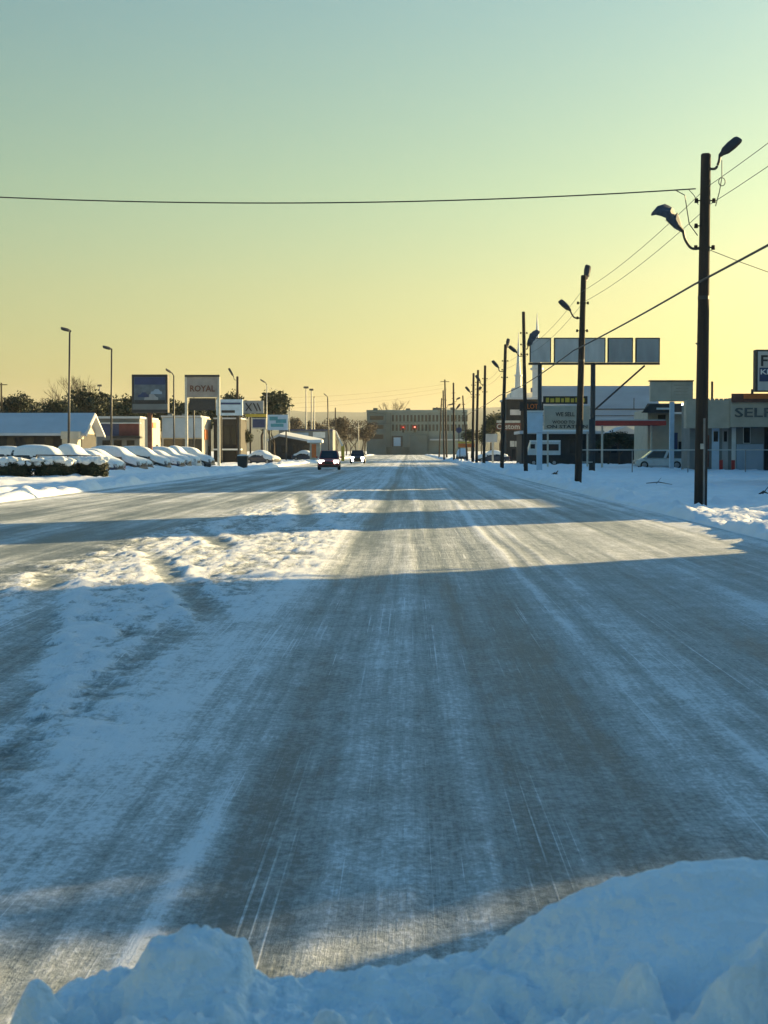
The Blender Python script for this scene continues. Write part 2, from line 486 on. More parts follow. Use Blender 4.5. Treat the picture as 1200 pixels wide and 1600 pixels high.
def build_road():
    ys = rows(2.0, ROAD_END, 0.0075)
    xs = np.concatenate([np.arange(ROAD_L, -5.2, 0.12), np.arange(-5.2, 2.4, 0.05), np.arange(2.4, ROAD_R, 0.10), [ROAD_R]])
    X, Y = np.meshgrid(xs, ys)
    wob = 0.10 * noise(Y * 0.05, Y * 0 + 3.3, 5) + 0.04 * noise(Y * 0.21, Y * 0 + 7.1, 6)
    U = X + wob
    s1 = fbm(U * 1.3, Y * 0.035, 4, 11)
    s2 = fbm(U * 5.0, Y * 0.03, 3, 23)
    c = 0.49 + 0.16 * s1 + 0.20 * s2
    # wheel tracks polished by tyres
    for xc, w, a in ((-0.72, .30, .24), (0.80, .34, .07), (2.9, .4, .10), (4.5, .4, .10), (-5.2, .45, .22), (-6.9, .4, .16), (-8.7, .45, .20), (-10.4, .45, .14)):
        c -= a * g(U, xc, w)
    # ridges of loose snow between the tracks
    c += 0.34 * g(U, 1.52, 0.07) * (0.7 + 0.6 * noise(Y * 0.5, X * 0 + 1, 9)) + 0.05 * g(U, 1.6, .45)
    c += 0.24 * g(U, -1.38, 0.42)
    c += 0.14 * g(U, 0.05, 0.16) * (0.6 + noise(Y * 0.25, X * 3, 31))
    c += 0.5 * g(U, -0.95, 0.05) * (1 - sstep(6.5, 9.5, Y))
    c += 0.06 * sstep(.3, 1.2, U) * (1 - sstep(5, 6, U)) + 0.10 * g(U, 3.7, .5) + 0.22 * g(U, 6.3, .5) + 0.15 * g(U, -12.6, .8)
    c += 0.12 * sstep(30, 120, Y)
    # lumpy snow left on the middle lane
    e1 = 0.45 * fbm(X * 0.7, Y * 0.25, 3, 41)
    far = sstep(34, 70, Y)
    lb = np.interp(Y, [8, 10.4, 14, 20, 28, 40, 80, 200], [-2.9, -3.0, -3.7, -5.5, -5.7, -4.7, -4.3, -4.0])
    rb = np.interp(Y, [8, 14, 21, 28, 40, 80, 200], [-1.8, -1.85, -1.5, -1.15, -1.3, -1.9, -2.2])
    mid = sstep(lb - .6, lb + .6, U + e1) * (1 - sstep(rb - .6, rb + .45, U + e1 * .8))
    mid = mid * (0.40 + 0.60 * sstep(6.5, 10.0, Y + 2.0 * fbm(X * .8, Y * .4, 2, 77)))
    lump = fbm(X * 1.7, Y * 1.1, 5, 51, 0.66)
    lump2 = fbm(X * 9.0, Y * 5.0, 3, 61, 0.75)
    body = np.clip(0.52 + 0.60 * lump + 0.34 * lump2, 0, 1.3)
    # tracks that cross it
    cut = np.zeros_like(X)
    ridge = np.zeros_like(X)
    for (x0, y0, x1, y1, w) in ((-4.3, 25.5, -1.9, 15.2, .17), (-4.75, 20.5, -2.6, 9.5, .2), (-4.2, 60, -2.2, 34, .25), (-4.6, 33, -3.2, 27, .2)):
        dx, dy = x1 - x0, y1 - y0
        Ld = math.hypot(dx, dy)
        d = ((X - x0) * dy - (Y - y0) * dx) / Ld
        t = ((X - x0) * dx + (Y - y0) * dy) / Ld
        ins = sstep(-1.0, 0.5, t) * (1 - sstep(Ld - 0.5, Ld + 1.0, t))
        cut = np.maximum(cut, np.exp(-(d / w) ** 4) * ins)
        ridge = np.maximum(ridge, (np.exp(-((d - 2.0 * w) / (0.6 * w)) ** 2) + np.exp(-((d + 2.0 * w) / (0.6 * w)) ** 2)) * ins)
    near_mid = mid * (1 - 0.55 * far)
    c += near_mid * (0.0 + 0.50 * np.clip(body, 0, 1)) * (1 - 0.85 * cut) + 0.25 * ridge * mid - 0.15 * cut * mid
    c += near_mid * 0.16 * (1 - sstep(14, 24, Y))
    # left lanes: slush thrown up in long lenses
    left = (1 - sstep(-5.2, -4.6, U)) * sstep(-13.5, -12.5, U)
    c += left * 0.30 * np.clip(fbm(U * 0.9, Y * 0.06, 4, 81), -0.6, 1)
    z = 0.004 * s2 + 0.02 * np.clip(c - 0.45, 0, 1)
    z += near_mid * (0.045 * np.clip(body, 0, 1.3) * (1 - 0.8 * cut) + 0.012 * ridge * np.clip(.5 + 1.6 * lump, 0, 1.4))
    z -= 0.012 * (g(U, -0.72, .3) + g(U, .8, .34))
    z += 0.03 * sstep(-0.7, 0, X - ROAD_R) + 0.03 * sstep(-0.7, 0, ROAD_L - X)
    o = grid_mesh('road', X, Y, z, M['road'], {'cover': np.clip(c, 0, 1.2), 'rough': np.clip(near_mid * (1 - 0.6 * cut), 0, 1)})
    tag(o, 'icy grey road with frozen wheel tracks and snow along the middle', kind='structure')
build_road()

def build_ground():
    ys = np.concatenate([rows(12.0, ROAD_END, 0.008), [700, 800, 1000, 1400, 2000, 3000, 4500, 7000]])
    lx = [-5000, -2500, -1200, -600, -300, -180, -120, -90, -70, -60, -52, -46]
    xs = np.concatenate([lx, np.arange(-42, -16, 0.30), np.arange(-16, ROAD_L - .16, 0.13), [ROAD_L - .15, ROAD_L - .04, ROAD_L + .1, -3.0, ROAD_R - .1, ROAD_R + .04, ROAD_R + .15],
                         np.arange(ROAD_R + .28, 11.5, 0.10), np.arange(11.5, 40, 0.30), [-v for v in lx[::-1]]])
    X, Y = np.meshgrid(xs, ys)
    d = np.maximum(X - ROAD_R, ROAD_L - X)           # metres beyond the kerb
    z = np.where(d > 0.02, 0.10, -0.10) * np.ones_like(X)
    out = sstep(0.0, 0.2, d)
    z += out * (0.07 * fbm(X * 0.25, Y * 0.16, 4, 101) + 0.055 * fbm(X * 1.1, Y * 0.7, 3, 111))
    bank = g(d, 0.55, 0.42) * out * (0.10 + 0.22 * np.clip(fbm(X * 0.35, Y * 0.22, 3, 121), -0.3, 1) + 0.07 * fbm(X * 1.7, Y * 1.3, 3, 131))
    bank2 = g(d, 2.3, 0.8) * out * 0.20 * np.clip(fbm(X * 0.3, Y * 0.2, 3, 141), 0, 1)
    z += bank + bank2
    # footprints and clods
    z += out * (0.14 * np.clip(fbm(X * 2.4, Y * 1.8, 2, 151) - 0.25, 0, 1) - 0.16 * np.clip(fbm(X * 1.9 + 4, Y * 1.5, 2, 152) - 0.38, 0, 1))
    clod = 1 - np.abs(fbm(X * 1.3 + 9, Y * 0.9, 3, 161))
    z += out * g(d, 0.9, 0.9) * 0.10 * np.clip(clod - 0.72, 0, 1) * 2.2
    z += out * sstep(1, 4, d) * 0.10 * np.clip(fbm(X * 0.55, Y * 0.35, 3, 171), -0.4, 0.7)
    shelf = sstep(0.05, 0.16, fbm(X * 0.30, Y * 0.30, 2, 181)) * (1 - sstep(2.0, 5.0, d))
    z += out * 0.11 * shelf
    lot = sstep(-29, -26, X) * (1 - sstep(-20.6, -18.6, X)) * sstep(90, 95, Y) * (1 - sstep(150, 156, Y))
    z += lot * (0.30 + 0.20 * fbm(X * .5, Y * .5, 3, 191))
    o = grid_mesh('ground', X, Y, z, M['snow'])
    tag(o, 'snow covered verges and lots beside the road', kind='structure')
build_ground()

def build_hills():
    ths = np.linspace(R(-60), R(60), 240)
    rs = np.array([3200, 3400, 3700, 4100, 4600])
    prof = np.array([0, 0.45, 0.8, 1.0, 0.6])
    T, Rr = np.meshgrid(ths, rs)
    hgt = 112 + 14 * fbm(T * 6, Rr * 0.0, 4, 7) + 6 * fbm(T * 40, Rr * 0.002, 2, 8)
    Z = hgt * prof[:, None] - 4
    o = grid_mesh('hills', np.sin(T) * Rr, np.cos(T) * Rr, Z, M['hill'])
    tag(o, 'long low wooded ridge on the horizon', kind='structure')
build_hills()

# ------------------------------------------------------------------ builders in photograph-measured metres
def pbox(parent, name, px0, px1, py0, py1, Y, depth, m, label=None, bevel=0.0):
    """box whose camera-side face lies on the plane y = Y and spans those columns and rows; local to parent"""
    a, b = at(px0, py1, Y), at(px1, py0, Y)
    o = parent.location if parent else Vector((0, 0, 0))
    bx = MB().box(a.x - o.x, b.x - o.x, Y - o.y, Y + depth - o.y, a.z - o.z, b.z - o.z).build(name, m, parent, bevel=bevel)
    if label: bx['label'] = label
    return bx

def wbox(parent, name, x0, x1, y0, y1, z0, z1, m, bevel=0.0):
    """box in world metres, local to parent"""
    o = parent.location if parent else Vector((0, 0, 0))
    return MB().box(x0 - o.x, x1 - o.x, y0 - o.y, y1 - o.y, z0 - o.z, z1 - o.z).build(name, m, parent, bevel=bevel)

def sub(o, parent):
    """make o (built local to parent's parent) a sub-part of parent, which sits at its own origin"""
    o.parent = parent
    return o

def text_part(parent, name, s, px0, px1, py0, py1, Y, m, thick=0.03):
    cu = bpy.data.curves.new(name, 'FONT')
    cu.body = s
    cu.align_x = 'LEFT'
    cu.extrude = 0.5
    cu.offset = 0.018
    cu.resolution_u = 2
    tmp = bpy.data.objects.new(name, cu)
    COL.objects.link(tmp)
    dg = bpy.context.evaluated_depsgraph_get()
    me = bpy.data.meshes.new_from_object(tmp.evaluated_get(dg))
    bpy.data.objects.remove(tmp)
    co = np.empty(len(me.vertices) * 3)
    me.vertices.foreach_get('co', co)
    co = co.reshape(-1, 3)
    mn, mx = co.min(0), co.max(0)
    a, b = at(px0, py1, Y), at(px1, py0, Y)
    out = np.empty_like(co)
    out[:, 0] = a.x + (co[:, 0] - mn[0]) / (mx[0] - mn[0]) * (b.x - a.x)
    out[:, 2] = a.z + (co[:, 1] - mn[1]) / (mx[1] - mn[1]) * (b.z - a.z)
    out[:, 1] = Y - np.where(co[:, 2] > 0, thick, -0.01)
    p = parent
    off = np.zeros(3)
    while p:
        off += np.array(p.location)
        p = p.parent
    out -= off
    me.vertices.foreach_set('co', out.ravel())
    me.materials.clear()
    me.materials.append(m)
    me.update()
    o = bpy.data.objects.new(name, me)
    COL.objects.link(o)
    o.parent = parent
    return o

def lamp_head_mb(p0, p1, w=0.17, t=0.085, roll=0.75):
    """flat tapered street lamp head from its neck p0 to its tip p1"""
    p0, p1 = Vector(p0), Vector(p1)
    d = p1 - p0
    L = d.length
    d.normalize()
    side = d.cross(Vector((0.0, 0.0, 1.0)))
    if side.length < 0.2: side = d.cross(Vector((0, 1, 0)))
    side.normalize()
    up = side.cross(d).normalized()
    rq = Matrix.Rotation(roll * (1 if d.x > 0 else -1), 3, d)
    side, up = rq @ side, rq @ up
    b = MB()
    rings = []
    for s, ww, tt in ((0, .35, .7), (.12, .42, .9), (.28, .85, 1.15), (.6, 1.0, 1.1), (.9, .95, .8), (1.0, .7, .45)):
        c = p0 + d * (L * s)
        rings.append([c + side * (w * ww * k) + up * (t * tt * j) for k, j in ((-1, -.3), (-.75, -.55), (.75, -.55), (1, -.3), (.85, .45), (.4, .75), (-.4, .75), (-.85, .45))])
    b.loft(rings)
    lens = MB()
    q = [p0 + d * (L * s) + side * (w * k) - up * (t * 0.72) for s, k in ((.34, -.62), (.34, .62), (.9, .6), (.9, -.6))]
    lens.hexa([v - up * .012 for v in q], q)
    return b, lens, side, up, d

def lamp_arm(root, org, arm, head, snow=False, r=0.038):
    """arm: list of world points from the pole out; head: neck and tip"""
    L = lambda p: Vector(p) - org
    pts = [L(p) for p in arm]
    # smooth the elbow
    sm = []
    n = len(pts)
    for i in range(n - 1):
        for k in range(5):
            t = k / 5
            a = pts[max(i - 1, 0)]; b = pts[i]; c = pts[i + 1]; d = pts[min(i + 2, n - 1)]
            sm.append(0.5 * ((2 * b) + (c - a) * t + (2 * a - 5 * b + 4 * c - d) * t * t + (3 * b - a - 3 * c + d) * t ** 3))
    sm.append(pts[-1])
    MB().tube(sm, r, 8).build('lamp_arm', M['dark_metal'], root, smooth=True)
    hb, lens, side, up, d = lamp_head_mb(L(head[0]), L(head[1]))
    h = hb.build('lamp_head', M['dark_metal'], root)
    lens.build('lens', M['lens'], h)
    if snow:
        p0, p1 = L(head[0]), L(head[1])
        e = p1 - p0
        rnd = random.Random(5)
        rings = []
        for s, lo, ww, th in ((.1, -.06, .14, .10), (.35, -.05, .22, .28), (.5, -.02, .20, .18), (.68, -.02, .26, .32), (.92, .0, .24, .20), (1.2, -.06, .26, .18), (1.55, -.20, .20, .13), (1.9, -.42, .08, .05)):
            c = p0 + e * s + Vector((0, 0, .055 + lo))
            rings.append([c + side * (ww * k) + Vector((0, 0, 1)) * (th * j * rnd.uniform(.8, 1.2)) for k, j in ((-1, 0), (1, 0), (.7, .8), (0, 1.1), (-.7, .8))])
        MB().loft(rings).build('drooping_snow', M['backlit_snow'], h)  # snow hanging on the lamp, coloured dark for its shade against the sky
    return h

POLES = {}
def wood_pole(px, py, tx, ty, label, lamps=(), r=0.17, fittings=True, group='wooden lamp poles along the right verge', crossarm=False, cat='pole', Y=None):
    Yd = Y or EYE * FPX / (py - VPY)
    b = base(px, Yd)
    top = at(tx, ty, Yd)
    root = empty('utility_pole', (b.x, b.y, 0), 0, label, cat, group)
    lx, lz = top.x - b.x, top.z
    MB().tube([(0, 0, -0.3), (lx * .33, 0, lz * .33), (lx * .7, 0, lz * .7), (lx, 0, lz - .04), (lx, 0, lz)], [r, r * .93, r * .83, r * .76, r * .6], 12).build('pole', M['wood_pole'], root, smooth=True)
    if fittings:
        for k, f in enumerate((.87, .80, .74)):
            zz = lz * f
            for s in ((-1, 1) if k != 1 else (-1,)):
                x0 = lx * f + s * r * .75
                MB().tube([(x0, 0, zz), (x0 + s * .12, 0, zz)], .018, 6).tube([(x0 + s * .1, 0, zz - .06), (x0 + s * .1, 0, zz + .06)], [.055, .045], 8).build('insulator', M['ceramic'], root)
        MB().tube([(lx * .6, 0, lz * .6 - .05), (lx * .6, 0, lz * .6 + .05)], r * .90, 12).build('band', M['dark_metal'], root)
    if crossarm:
        MB().box(lx - .9, lx + .9, -.07, .05, lz * .97, lz * .97 + .12).build('crossarm', M['wood_pole'], root)
    for arm, head, dy, snow in lamps:
        pts = [at(x, y, Yd) + Vector((0, dy * i / max(1, len(arm) - 1), 0)) for i, (x, y) in enumerate(arm)]
        hd = [at(x, y, Yd) + Vector((0, dy * (1 + .6 * i), 0)) for i, (x, y) in enumerate(head)]
        lamp_arm(root, Vector(root.location), pts, hd, snow)
    POLES[label] = (Vector(root.location), Vector((lx, 0, lz)))
    return root

# ---- the row of wooden poles on the right, nearest first
P1 = wood_pole(1095, 800, 1103, 240, 'nearest, tallest wooden pole on the right verge, one lamp under dark drooping snow',
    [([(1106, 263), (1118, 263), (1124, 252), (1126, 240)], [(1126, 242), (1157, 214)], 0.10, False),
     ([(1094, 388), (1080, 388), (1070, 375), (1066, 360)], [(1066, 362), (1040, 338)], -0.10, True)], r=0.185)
P2 = wood_pole(903, 762, 912, 430, 'second wooden pole, in front of the five-panel sign board, two lamp heads',
    [([(913, 438), (918, 437), (920, 432)], [(918, 434), (923, 411)], 0.55, False),
     ([(907, 497), (898, 496), (893, 488), (892, 482)], [(893, 485), (876, 468)], 0.25, False)], r=0.17)
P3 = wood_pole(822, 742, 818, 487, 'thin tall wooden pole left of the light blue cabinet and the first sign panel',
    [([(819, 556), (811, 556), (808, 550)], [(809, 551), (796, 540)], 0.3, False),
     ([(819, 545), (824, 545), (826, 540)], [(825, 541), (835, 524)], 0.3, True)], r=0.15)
P4 = wood_pole(784, 736, 790, 538, 'leaning wooden pole left of the first church spire, lamp each side',
    [([(790, 545), (793, 544), (794, 540)], [(793, 541), (796, 528)], 0.6, False),
     ([(787, 580), (781, 580), (779, 574)], [(780, 575), (770, 563)], 0.3, False)], r=0.17)
P5 = wood_pole(756, 729.5, 758, 571, 'lone wooden pole between the leaning pole and the crowded far poles, lamp on its left',
    [([(757, 601), (752, 600), (750, 594)], [(751, 596), (744, 586)], 0.4, False)], r=0.17)
P6 = wood_pole(744.5, 727.2, 747, 578, 'wooden pole with a lamp head on its right, right one of a close pair',
    [([(746, 612), (748, 611), (749, 609)], [(748, 610), (752, 604)], 0.4, False)], r=0.17)
P7 = wood_pole(738.5, 726.5, 740, 583, 'wooden pole with a lamp head on its left, left one of a close pair',
    [([(740, 617), (736, 616), (735, 612)], [(735, 613), (728, 604)], 0.4, False)], r=0.17)
P8 = wood_pole(730.5, 722, 723, 618, 'thin wooden pole leaning to the left among the far poles', [], r=0.13)
P9 = wood_pole(709.5, 721, 708.5, 598, 'far wooden pole with two lamp heads stacked on its right side',
    [([(709, 628), (713, 627), (714, 624)], [(713, 624), (719, 621)], 0.3, False),
     ([(709, 640), (713, 640), (714, 637)], [(713, 639), (719, 631)], 0.3, False)], r=0.17, crossarm=False)
P10 = wood_pole(698, 717, 695, 593, 'tallest of the farthest wooden poles, right of the flat brick block', [], r=0.2, crossarm=True)
P11 = wood_pole(694, 718.5, 692.5, 610, 'farthest wooden pole of the right row with a lamp on its right',
    [([(693, 640), (698, 637), (700, 634)], [(699, 633), (709, 631)], 0.3, False)], r=0.17)
P12 = wood_pole(686, 716, 690, 622, 'short far wooden pole at the road edge with a lamp on its left',
    [([(689, 645), (686, 643), (685, 640)], [(686, 641), (682, 636)], 0.3, False)], r=0.17)
P0 = wood_pole(2400, 1000, 2400, 200, 'wooden pole beside the car, beyond the right edge of the view', [], r=0.19, Y=11.5)
P0.location = (8.35, 11.5, 0)
for ch in P0.children: bpy.data.objects.remove(ch)
MB().tube([(0, 0, -.3), (0, 0, 5), (0, 0, 10.4)], [.2, .175, .15], 12).build('pole', M['wood_pole'], P0, smooth=True)

# dangling lead with a loop under the right lamp of the nearest pole
o1 = Vector(P1.location)
pts = [at(1128, 250, 42.9), at(1128, 275, 42.9)]
for k in range(11):
    a = math.pi / 2 - 2 * math.pi * k / 10
    pts.append(at(1128 + 5.2 * math.cos(a), 284 - 6.5 * math.sin(a), 42.9))
pts += [at(1124, 300, 42.9), at(1118, 322, 42.9)]
MB().tube([p - o1 for p in pts], .013, 5).build('loose_lead', M['wire'], P1)
MB().tube([(.06, -.185, -.1), (.06, -.175, 2.6)], .03, 6).build('conduit', M['grey_metal'], P1)
MB().box(-.05, .05, -.20, -.185, 1.75, 1.9).build('number_tag', M['pale_metal'], P1)
MB().tube([at(1087, 536, 42.6) - o1, at(1092, 540, 42.6) - o1], .02, 5).build('step_bolt', M['dark_metal'], P1)

# ---- wires
def sagged(p, q, sag, n=14):
    p, q = Vector(p), Vector(q)
    return [p.lerp(q, i / n) - Vector((0, 0, 4 * sag * (i / n) * (1 - i / n))) for i in range(n + 1)]

def wire(pts, r, label, n=5, name='overhead_wire'):
    o = MB().tube(pts, r, n).build(name, M['wire'])
    return tag(o, label, 'wire', 'overhead wires')

line_roots = [P0, P1, P2, P3, P4, P5, P6, P9, P10]
def along(z, off, sag, far=9):
    pts = []
    for a, b in zip(line_roots[:far], line_roots[1:far]):
        pa = Vector((a.location.x + off, a.location.y, z))
        pb = Vector((b.location.x + off, b.location.y, z))
        sg = sag * (pb - pa).length / 30
        seg = sagged(pa, pb, sg, 10)
        pts += seg if not pts else seg[1:]
    return pts
wire(along(6.28, -0.24, 0.05), 0.030, 'thick black cable sagging from pole to pole below the lamps', 6, 'telephone_cable')
wire(along(8.95, 0.10, 0.25), 0.009, 'upper of the two thin wires running along the right poles')
wire(along(8.50, 0.22, 0.25), 0.009, 'lower of the two thin wires running along the right poles')
a = at(1087, 295, P1.location.y)
LP = Vector((-17.5, 44.0, 9.3))
wire(sagged(LP, a, 0.45, 30), 0.019, 'dark twisted cable crossing the sky above the whole road')
bt = sagged(LP, a, 0.45, 30)
wire([at(1055, 297, 42.5), at(1070, 305, 42.5), at(1073, 325, 42.5), at(1077, 350, 42.5), at(1090, 368, 42.6)], 0.014, 'loose drop lead hanging from the crossing cable to the nearest pole')
wire([at(1076, 296, 42.6), at(1085, 306, 42.6), at(1091, 320, 42.6)], 0.010, 'short loop of lead beside the top of the nearest pole')
wire(sagged(at(1110, 391, 42.7), (21.0, 54.0, 6.4), 0.5, 12), 0.012, 'thin service wire leaving the nearest pole towards the right')
LPo = empty('utility_pole', (LP.x, LP.y, 0), 0, 'wooden pole on the left side, beyond the left edge of the view', 'pole')
MB().tube([(0, 0, -.3), (0, 0, 5), (0, 0, 9.8)], [.19, .17, .14], 12).build('pole', M['wood_pole'], LPo, smooth=True)
for i, (pa, ya, pb, yb, Yw) in enumerate(((440, 622, 698, 600, 316), (440, 632, 698, 606, 317), (440, 640, 698, 612, 318))):
    wire(sagged(at(pa - 60, ya, 300), at(pb, yb, Yw), 0.8, 12), 0.012, ['highest', 'middle', 'lowest'][i] + ' of the faint wires crossing the far end of the road')

# ---- five-panel sign
S = empty('panel_sign', base(926, 124), 0, 'wide sign of blank grey panels on two dark posts, behind the second pole', 'sign')
Y5 = 124.0
for k, (a_, b_, mm) in enumerate(((829, 860, 'panel_white'), (867, 904, 'panel_white'), (906.5, 945, 'panel_white'), (951, 988, 'panel_grey'), (994.5, 1030, 'panel_grey'))):
    pn = pbox(S, 'panel', a_, b_, 529, 566, Y5, 0.35, M[mm], bevel=0.02)
    a, b = at(a_, 566, Y5), at(b_, 529, Y5)
    o = S.location
    fr = MB()
    for (x0, x1, z0, z1) in ((a.x - .06, a.x, a.z, b.z), (b.x, b.x + .06, a.z, b.z), (a.x - .06, b.x + .06, b.z, b.z + .07)):
        fr.box(x0 - o.x, x1 - o.x, -.03, .40, z0 - o.z, z1 - o.z)
    fr.build('panel_frame', M['frame_dark'], pn)
pbox(S, 'beam', 826, 1031, 566.5, 570, Y5 + .1, 0.2, M['frame_dark'])
for x in (843, 926):
    c = base(x, Y5 + .25)
    o = S.location
    MB().tube([(c.x - o.x, .25, -.2), (c.x - o.x, .25, at(x, 567, Y5).z)], .17 if x == 843 else .2, 10).build('post', M['frame_dark'], S, smooth=True)
c = at(926, 640, Y5)
MB().tube([(c.x - S.location.x, .25, -.2), (c.x - S.location.x, .25, at(926, 655, Y5).z)], .26, 10).build('post_sleeve', M['frame_dark'], S, smooth=True)
MB().tube([at(1008, 571, Y5) + Vector((0, .2, 0)) - S.location, at(930, 640, Y5) + Vector((0, .2, 0)) - S.location], .075, 6).build('brace', M['frame_dark'], S)

S2 = empty('cabinet_sign', base(843, 116), 0, 'light blue blank cabinet on a pale column, below the left end of the panel sign', 'sign')
pbox(S2, 'cabinet', 824, 848, 644, 676, 116, 0.5, M['panel_blue'], bevel=0.03)
pbox(S2, 'trim', 822.5, 849.5, 641.5, 643.8, 115.9, 0.7, M['white_paint'])
pbox(S2, 'column', 838.5, 847.5, 676.3, 741, 116.1, 0.3, M['panel_blue'], bevel=0.03)

# ---- white sign by the self storage building, sign at the right edge
S3 = empty('box_sign', base(1050, 134), 0, 'plain white box sign on a pale post, above the parked white van', 'sign')
pbox(S3, 'face', 1016, 1083, 596, 627, 134, 0.5, M['cream'], bevel=0.03)
pbox(S3, 'divider', 1048.5, 1050, 597, 626.5, 133.96, 0.03, M['beige'])
for k in range(4):
    pbox(S3, 'text_line', 1053 + (k % 2) * 3, 1078 - (k * 2) % 5, 601 + k * 5, 602.6 + k * 5, 133.97, 0.02, M['beige'])
pbox(S3, 'frame', 1014.8, 1084.2, 594, 595.8, 133.9, 0.7, M['frame_dark'])
pbox(S3, 'post', 1046, 1054, 627.5, 735, 134.1, 0.3, M['panel_blue'], bevel=0.03)
S4 = empty('box_sign', base(1215, 112), 0, 'white sign with dark blue band and lettering, cut by the right edge', 'sign')
pbox(S4, 'cabinet', 1180, 1262, 546, 612, 112, 0.8, M['frame_dark'], bevel=0.05)
pbox(S4, 'face', 1184, 1260, 549, 610, 111.97, 0.03, M['panel_white'])
pbox(S4, 'blue_band', 1186.5, 1260, 574.5, 596, 111.94, 0.025, M['navy'])
text_part(S4, 'lettering', 'FI', 1189, 1205, 555, 572, 111.96, M['black_letter'])
text_part(S4, 'lettering', 'KE', 1188.5, 1205, 577, 585, 111.93, M['white_letter'])
pbox(S4, 'post', 1228, 1236, 612.2, 740, 112.2, 0.35, M['frame_dark'])

# ---- self storage building
B1 = empty('storage_building', base(1140, 126), 0, 'low grey flat-roofed building with worn SELF lettering, behind the nearest pole', 'building')
YB = 126.0
xl = at(1072, 704, YB).x
xm = at(1140, 704, YB).x
z_par, z_par2 = at(1100, 625, YB).z, at(1160, 622, YB).z
z_soff = at(1100, 669, YB).z
wbox(B1, 'wall', xl + .5, 31, YB + 1.2, YB + 5, 0, z_par - .3, M['greywall'])
wbox(B1, 'rear_wall', 31.02, 52, YB + 1.25, YB + 26, 0, z_par - .35, M['greywall'])
wbox(B1, 'fascia', xl, xm - .02, YB, YB + 1.18, z_soff, z_par, M['beige'])
wbox(B1, 'fascia', xm, 52, YB - .25, YB + 1.18, z_soff + .1, z_par2, M['beige'])
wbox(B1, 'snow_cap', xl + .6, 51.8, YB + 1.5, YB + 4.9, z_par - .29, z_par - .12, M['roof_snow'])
for k in range(9):
    x = xl + .25 + k * (xm - xl - .3) / 9
    wbox(B1, 'coping_tile', x, x + .22, YB + .1, YB + .5, z_par, z_par + .12, M['beige'])
rb = wbox(B1, 'sign_band', xm + .05, 52, YB - .45, YB - .27, z_par2 - .35, z_par2 + .35, M['brick'])
pbox(B1, 'sign_panel', 1162, 1230, 616, 623, YB - .5, .04, M['orange'])
text_part(B1, 'lettering', 'SELF', 1148, 1206, 637, 652, YB - .26, M['letter_grey'])
yw = YB + 1.2
for (a_, b_, c_, d_, mm, nm) in ((1112, 1124, 668, 736, 'panel_blue', 'door'), (1128, 1138, 668, 736, 'panel_grey', 'door'), (1143, 1150, 668, 736, 'white_paint', 'pilaster'),
                                 (1162, 1172, 668, 692, 'glass', 'window'), (1194, 1206, 666, 736, 'glass', 'door'), (1088, 1093, 672, 736, 'darkwall', 'pilaster'), (1100, 1108, 680, 730, 'brick', 'door')):
    ob = pbox(B1, nm, a_, b_, c_, d_, yw - .08, .07, M[mm])
    if nm == 'window':
        p_ = pbox(B1, 'frame', a_ - .8, b_ + .8, c_ - .8, d_ + .8, yw - .05, .045, M['white_paint']); p_.parent = ob
    if nm == 'door' and mm != 'glass':
        p_ = pbox(B1, 'pane', a_ + 3, b_ - 2, c_ + 6, c_ + 22, yw - .11, .025, M['glass']); p_.parent = ob
pbox(B1, 'wainscot', 1150.5, 1193, 694, 736, yw - .06, .055, M['bluewall'])
for x in (1127, 1146):
    pbox(B1, 'bollard', x - 2.5, x + 2.5, 719, 737, YB - .3, .25, M['red'])
pbox(B1, 'pipe', 1111.5, 1114.5, 596, 626, YB + 6, .2, M['frame_dark'])
pbox(B1, 'vent', 1174, 1177.5, 608, 622, YB + 3, .2, M['frame_dark'])

# ---- canopy and little shop left of it
B2 = empty('canopy_shop', base(1040, 150), 0, 'cream shop with red edged flat canopy and dark awning, left of the storage building', 'building')
YC = 150.0
wbox(B2, 'wall', at(1012, 704, YC).x, at(1080, 704, YC).x, YC, YC + 9, 0, at(1040, 640, YC).z, M['cream'])
pbox(B2, 'canopy', 930, 1041, 657.5, 664.5, YC - 5, 4.8, M['red'])
pbox(B2, 'canopy_snow', 931, 1040, 655.5, 657.3, YC - 4.9, 4.6, M['roof_snow'])
for x in (941, 1018):
    pbox(B2, 'column', x - 1.6, x + 1.6, 664.8, 733, YC - 4, .25, M['pale_metal'])
ag = MB()
a, b = at(1002, 645, YC - 2), at(1082, 632, YC)
o = B2.location
ag.hexa([(a.x - o.x, -2, a.z), (b.x - o.x, -2, a.z), (b.x - o.x, 0, a.z + .1), (a.x + .4 - o.x, 0, a.z + .1)],
        [(a.x + .9 - o.x, -1.4, b.z), (b.x - o.x, -1.4, b.z), (b.x - o.x, 0, b.z + .1), (a.x + .9 - o.x, 0, b.z + .1)])
ag.build('awning', M['darkwall'], B2)
for (a_, b_, c_, d_, nm, mm) in ((1053, 1059, 676, 733, 'door', 'navy'), (1060, 1066, 690, 712, 'window', 'glass'), (1026, 1046, 637, 640, 'light_strip', 'white_paint'), (1028, 1040, 648, 664, 'window', 'glass'), (1052, 1068, 644, 647, 'light_strip', 'white_paint')):
    pbox(B2, nm, a_, b_, c_, d_, YC - (2.12 if nm == 'light_strip' else .08), .07, M[mm])
lh = MB().ellipsoid(at(1067, 632, YC - 2.6) - o, (.13, .13, .13)).build('lamp', M['lamp_on'], B2, smooth=True)

